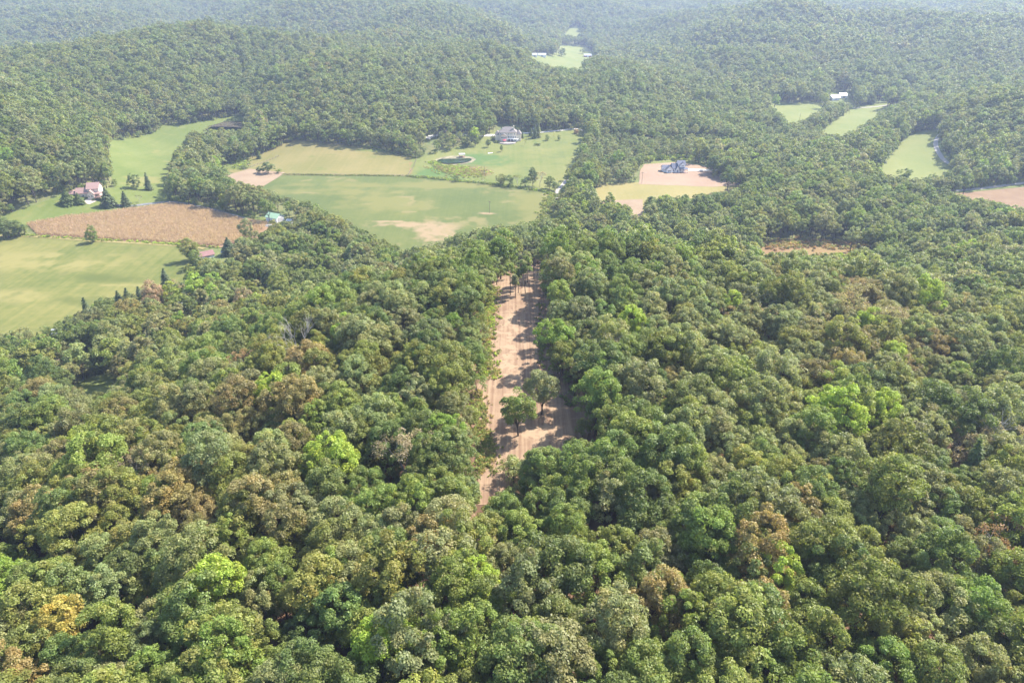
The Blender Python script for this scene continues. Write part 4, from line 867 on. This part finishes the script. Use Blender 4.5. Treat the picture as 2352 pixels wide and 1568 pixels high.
for x_ in (-1.7, 1.7):
    for y_ in (-.9, .9):
        MB().prism([(x_+.38*math.cos(a), .38+.38*math.sin(a)) for a in np.linspace(0, 2*math.pi, 13)[:-1]], y_-.12, y_+.12, 'y').build('wheel', M_RUBB, c_)
# red shed and small white shed
h = place('shed', 'white shed with red metal roof at the corner of the pasture', 'shed', 478, 595, R_(38)); block(h, -4, 4, 0, 5, 2.5, 'gable_x', 1.9, M_WHITE, M_REDR); MB().box(-1.5, 1.2, -.07, -.004, -.5, 2.2).build('door', M_GREYW, h); MB().box(4.004, 4.08, 1.4, 3.4, -.5, 2.0).build('side_door', M_GREYW, h)
h = place('shed', 'small white shed below the corn, right of the red roofed one', 'shed', 518, 587, R_(8)); block(h, -2, 2, 0, 3.5, 2.1, 'gable_x', .9, M_WHITE, M_WMETAL); MB().box(-.5, .6, -.07, -.004, -.3, 1.8).build('door', M_SLATE, h)
# roofs glimpsed among the trees at the left
for u, v, w_, d_, rz, lb in ((427, 712, 6, 5, .5, 'pale roofed cottage glimpsed between trees below the dying pink tree'), (137, 779, 4.5, 4, .3, 'white roofed cottage glimpsed among the trees at the left'), (166, 776, 4, 3.5, .2, 'small grey outbuilding right of the white roofed cottage')):
    h = place('cottage', lb, 'cottage', u, v, rz, 'roofs among the trees'); block(h, -w_/2, w_/2, 0, d_, 3, 'gable_x', 1.7, M_WHITE, M_WMETAL); win(h, -1, 0, 1, 1, 1.1); win(h, 1, 0, 1, 1, 1.1)
# grey house behind the yard trees
h = place('house', 'small grey roofed house half hidden left of the cream house', 'house', 1018, 312, R_(10), dz=0); block(h, -6, 6, 0, 8, 3.2, 'gable_x', 2.4, M_CREAM, M_SHING); win(h, -2, 0, 1, 1.1, 1.3); win(h, 2, 0, 1, 1.1, 1.3)
# far farm buildings
FB = [(1920, 231, 13, 8, .35, 'white', 'nearer white metal barn at the head of the right pasture'), (1938, 226, 12, 8, .35, 'white', 'larger white metal barn right behind the nearer one'), (2106, 235, 8, 8, -.3, 'white', 'small white building among trees right of the far barns'),
      (1245, 131, 16, 10, 0, 'white', 'white roofed farmhouse in the far valley under big trees'), (1228, 131, 10, 8, .1, 'white', 'low white shed left of the far valley farmhouse'), (1350, 132, 16, 9, 0, 'red', 'red barn with white roof in the far valley'),
      (692, 20, 18, 10, .2, 'white', 'pale house on the far wooded hill at the top left'), (17, 26, 12, 9, .5, 'white', 'white tower like building at the top left corner')]
for u, v, w_, d_, rz, c__, lb in FB:
    h = place('barn', lb, 'barn', u, v, rz, 'far farm buildings', dz=(9 if v < 40 else 0)); block(h, -w_/2, w_/2, 0, d_, 3.6+(2 if v < 40 else 0), 'gable_x', 2.8, M_WHITE if c__ == 'white' else M_REDW, M_WMETAL); MB().box(-1.8, 1.8, -.1, -.01, -.5, 3).build('door', M_WHITE if c__ == 'red' else M_GREYW, h)
    if v < 40: MB().box(-w_/2+.3, w_/2-.3, .3, d_-.3, -12, -1.4).build('foundation', M_STONE, h)
# gazebo and slide by the pond, bench
g_ = place('dock', 'small wooden dock with shade roof at the upper edge of the green pond', 'dock', 1061, 361.5, R_(10)); MB().box(-2.5, 2.5, -2, 1.5, .7, .9).build('deck', M_WOOD, g_)
for x_, y_ in ((-2.2, -1.7), (2.2, -1.7), (2.2, 1.2), (-2.2, 1.2)): MB().box(x_-.1, x_+.1, y_-.1, y_+.1, -.6, 3.0).build('post', M_WOOD, g_)
MB().prism([(-2.5, 3.0), (-.2, 3.9), (2, 3.0), (2, 3.15), (-.2, 4.05), (-2.5, 3.15)], -2.9, 2.9, 'x').build('roof', M_GREYW, g_)
bn = place('boat', 'overturned pale rowing boat lying in the yard right of the pond', 'boat', 1126, 352.5, R_(20)); MB().prism([(-.6, 0), (.6, 0), (.45, .4), (0, .6), (-.45, .4)], -2.4, 2.4, 'x').build('hull', M_WHITE, bn)
# poles
def pole(u, v, H_, lb, m=None, arm=False, r=.16):
    p = place('utility_pole', lb, 'utility pole', u, v, 0, 'poles'); MB().cyl(0, 0, r, -1, H_, 8, r*.7).build('pole', m or M_POLE, p)
    if arm: MB().box(-1.1, 1.1, -.08, .08, H_-.9, H_-.7).build('crossarm', m or M_POLE, p)
    return p
pole(1226, 318.5, 11, 'white utility pole in front of the cedars by the cream house', M_WHITE, True, .26); pole(1212, 318, 9, 'thin dark pole left of the white utility pole'); pole(1474, 422, 10, 'brown pole at the left edge of the graded lot', arm=True)
pole(1638, 386, 15, 'left of two pale tall poles behind the slender tree by the lot', M_LOTG, r=.22); pole(1642.5, 385, 15, 'right of two pale tall poles behind the slender tree by the lot', M_LOTG, r=.22)
pole(1125, 490, 9.5, 'lone utility pole standing on bare soil in the green crop field', arm=True); pole(1113, 404, 9, 'thin pole on the yard above the row of trees'); pole(736, 737, 9, 'pole'); pole(433, 702, 10, 'utility pole at the pasture corner above the pale roofed cottage', arm=True); pole(1380, 555, 11, 'pole rising through trees right of the crop field'); pole(1835, 283, 12, 'dark pole before the far middle pasture'); pole(1950, 262, 10, 'pole on the far right pasture')
o = [q for q in bpy.data.objects if q.get('label') == 'pole'][0]
for ch in list(o.children): bpy.data.objects.remove(ch)
bpy.data.objects.remove(o)
# fences: posts and rails along the field edges
def fence(pts, lb, m=None, step=4.0):
    pts = np.array(pts, float); x_, y_, _ = hit(pts[:, 0], pts[:, 1]); q = []
    for i in range(len(x_)-1):
        k_ = max(1, int(math.hypot(x_[i+1]-x_[i], y_[i+1]-y_[i])/step)); q += [(x_[i]+(x_[i+1]-x_[i])*j/k_, y_[i]+(y_[i+1]-y_[i])*j/k_) for j in range(k_)]
    q.append((x_[-1], y_[-1])); z_ = hgt([a for a, _ in q], [b for _, b in q])
    f = thing('fence', lb, 'fence', (q[0][0], q[0][1], float(z_[0])), 0, 'field fences'); ps = MB(); V_, F_ = [], []
    for i, (a, b) in enumerate(q):
        X, Y, Z = a-q[0][0], b-q[0][1], float(z_[i]-z_[0]); ps.box(X-.12, X+.12, Y-.12, Y+.12, Z-.4, Z+1.5)
        if i:
            for hh in (.5, .95, 1.35): limb(V_, F_, (pX, pY, pZ+hh), (X, Y, Z+hh), .05, .05, 4)
        pX, pY, pZ = X, Y, Z
    ps.build('posts', m or M_POLE, f); link('rails', mesh_from('rails', V_, F_, m or M_POLE), f)
fence([(682, 321), (760, 332), (860, 340), (900, 352), (957, 364)], 'dark rail fence along the top edge of the hay field')
fence([(957, 365), (950, 385), (936, 405)], 'short dark fence between the hay field and the pond yard')
fence([(655, 402), (760, 403), (860, 404), (936, 405), (1040, 414), (1150, 425)], 'long fence between the hay field and the green crop')
fence([(560, 390), (600, 376), (640, 360)], 'fence at the left corner of the hay field')
# rough growth along the fence lines, weedy corners and the crop edge: nobody could count it
WEED = bpy.data.collections.new('weed_prototypes')
for i in range(3):
    r = np.random.default_rng(700+i); q, cv = clump_cards(np.stack([r.normal(0, .5, 6), r.normal(0, .5, 6), r.uniform(.2, .6, 6)], 1), r.uniform(.3, .6, 6), 14, .35, r)
    m_w = mesh_from('weed', q, np.arange(len(q)).reshape(-1, 4), M_LEAFI); fcol(m_w, 'cv', cv.astype(np.float32)); o = bpy.data.objects.new('w%d' % i, m_w); WEED.objects.link(o)
wp, wt = [], []
def weeds(line, n, spread, cols, smin=.6, smax=1.4):
    line = np.array(line, float); x_, y_, _ = hit(line[:, 0], line[:, 1]); seg = np.hypot(np.diff(x_), np.diff(y_)); cu = np.append(0, np.cumsum(seg)); t = rng.random(n)*cu[-1]
    t = t+np.sin(t/9)*4; X = np.interp(t, cu, x_)+rng.normal(0, spread, n); Y = np.interp(t, cu, y_)+rng.normal(0, spread, n)
    for a, b in zip(X, Y): wp.append((a, b, rng.uniform(smin, smax))); wt.append(np.array(COL[cols[rng.integers(len(cols))]])*rng.uniform(.8, 1.3))
weeds([(645, 401), (760, 403), (936, 405)], 260, .8, ['green', 'olive'], .4, 1.1); weeds([(936, 405), (1040, 414), (1150, 426), (1270, 444)], 420, 1.2, ['green', 'lime', 'olive', 'deep'], .6, 1.7)
weeds([(682, 321), (860, 341), (957, 364)], 220, .8, ['green', 'olive']); weeds([(1010, 385), (1060, 395), (1110, 400)], 700, 7, ['olive', 'tan', 'brown', 'lime']); weeds([(990, 372), (1020, 384), (1080, 386)], 300, 2.5, ['olive', 'lime', 'green'])
weeds([(1476, 366), (1560, 360), (1640, 368)], 500, 4, ['green', 'olive', 'lime'], .8, 2.2); weeds([(-60, 540), (60, 541), (215, 551), (420, 563), (520, 570)], 300, .8, ['lime', 'olive']); weeds([(1745, 563), (1870, 560), (2000, 570)], 500, 5, ['rust', 'olive', 'tan'], .8, 2)
weeds([(1272, 445), (1256, 480), (1246, 510)], 200, 3, ['green', 'olive'], .8, 2); weeds([(505, 372), (540, 366), (560, 385)], 220, 4, ['lime', 'green', 'olive'], .8, 2); weeds([(1128, 660), (1115, 780), (1122, 860)], 900, 1.6, ['lime', 'green', 'olive', 'tan'], .35, .9); weeds([(1240, 700), (1248, 850), (1310, 930)], 160, .8, ['green', 'olive', 'deep'], .3, .8)
weeds([(1098, 900), (1098, 950), (1118, 1030), (1104, 1110)], 500, 1.5, ['green', 'olive', 'tan'], .3, .8); weeds([(1180, 650), (1190, 800), (1210, 980)], 60, 7, ['brown', 'tan', 'olive'], .12, .3)
# rows of dry corn seen at the near edge of the field and through it
cx_, cy_, _ = hit(*np.array([(62, 520), (250, 550), (500, 566), (618, 512), (560, 503), (400, 468), (300, 480), (150, 498)]).T)
gx_, gy_ = np.meshgrid(np.arange(cx_.min(), cx_.max(), 1.25), np.arange(cy_.min(), cy_.max(), 1.25)); gx_, gy_ = gx_.ravel()+rng.uniform(-.6, .6, gx_.size), gy_.ravel()+rng.uniform(-.6, .6, gx_.size)
cu_, cv_, _ = project(gx_, gy_, hgt(gx_, gy_)); m_ = inpoly(cu_, cv_, PL('62,516 150,500 300,482 400,469 470,481 560,506 618,514 604,535 560,545 528,562 500,565 250,550 90,540')); gx_, gy_ = gx_[m_], gy_[m_]
print('corn', len(gx_)); CC = np.array([[.50, .35, .26], [.46, .32, .235], [.54, .39, .29]])*.98
CORN = bpy.data.collections.new('corn_prototypes')
for i in range(3):
    r = np.random.default_rng(800+i); n = 26; base = np.stack([r.normal(0, .55, n), r.normal(0, .55, n), r.uniform(.5, 2.1, n)], 1); V_ = []
    for b_ in base: 
        a = r.uniform(0, 6.28); d = np.array([math.cos(a), math.sin(a), 0])*.13; e = np.array([r.normal(0, .2), r.normal(0, .2), .7]); V_ += [b_-e*.6, b_+d, b_+e, b_-d]
    m_w = mesh_from('corn', V_, np.arange(len(V_)).reshape(-1, 4), M_LEAFI); fcol(m_w, 'cv', np.tile([[1, 0, 0]], (len(V_), 1)).astype(np.float32)); o = bpy.data.objects.new('c%d' % i, m_w); CORN.objects.link(o)
n_ = len(gx_); rt = np.zeros((n_, 3)); rt[:, 2] = rng.uniform(0, 6.28, n_); s3 = rng.uniform(.72, .95, n_)
sheet('corn_field_soil', PL('62,515 150,498 300,480 400,466 470,478 560,503 640,512 640,545 560,565 528,572 500,569 250,554 90,544'), M_CORN, off=.3)
scatter('dry_corn', np.stack([gx_, gy_, hgt(gx_, gy_)+.3], 1), np.stack([s3, s3, s3], 1), rt, rng.integers(0, 3, n_), CC[rng.integers(0, 3, n_)]*rng.uniform(.93, 1.07, (n_, 1)), CORN, kind='stuff', label='field of dry tan standing corn left of the road', category='corn')
wp = np.array(wp); n_ = len(wp); rt = np.zeros((n_, 3)); rt[:, 2] = rng.uniform(0, 6.28, n_)
scatter('weeds', np.stack([wp[:, 0], wp[:, 1], hgt(wp[:, 0], wp[:, 1])+.1], 1), np.stack([wp[:, 2]]*3, 1), rt, rng.integers(0, 3, n_), np.array(wt), WEED, kind='stuff', label='rough grass and weeds along fence lines and field edges', category='weeds')

# ------------------------------------------------------------------ haze
def haze():
    bm = bmesh.new(); bmesh.ops.create_cube(bm, size=1); me = bpy.data.meshes.new('haze'); bm.to_mesh(me); bm.free()
    zb, zt = float(H.min())-1.5, 130.0
    o = link('haze', me, kind='stuff', label='thin pale blue haze over the far hills', category='haze')
    o.location = ((X0+X1)/2, (Y0+Y1)/2, (zb+zt)/2); o.scale = (X1-X0+40, Y1-Y0+40, zt-zb)
    m = bpy.data.materials.new('haze'); m.use_nodes = True; t = m.node_tree; t.nodes.remove(t.nodes['Principled BSDF'])
    v = t.nodes.new('ShaderNodeVolumePrincipled'); v.inputs['Color'].default_value = (.62, .73, 1, 1); v.inputs['Density'].default_value = HAZE
    v.inputs['Anisotropy'].default_value = .2
    t.links.new(v.outputs[0], t.nodes['Material Output'].inputs['Volume']); me.materials.append(m)
HAZE = .00014
haze()
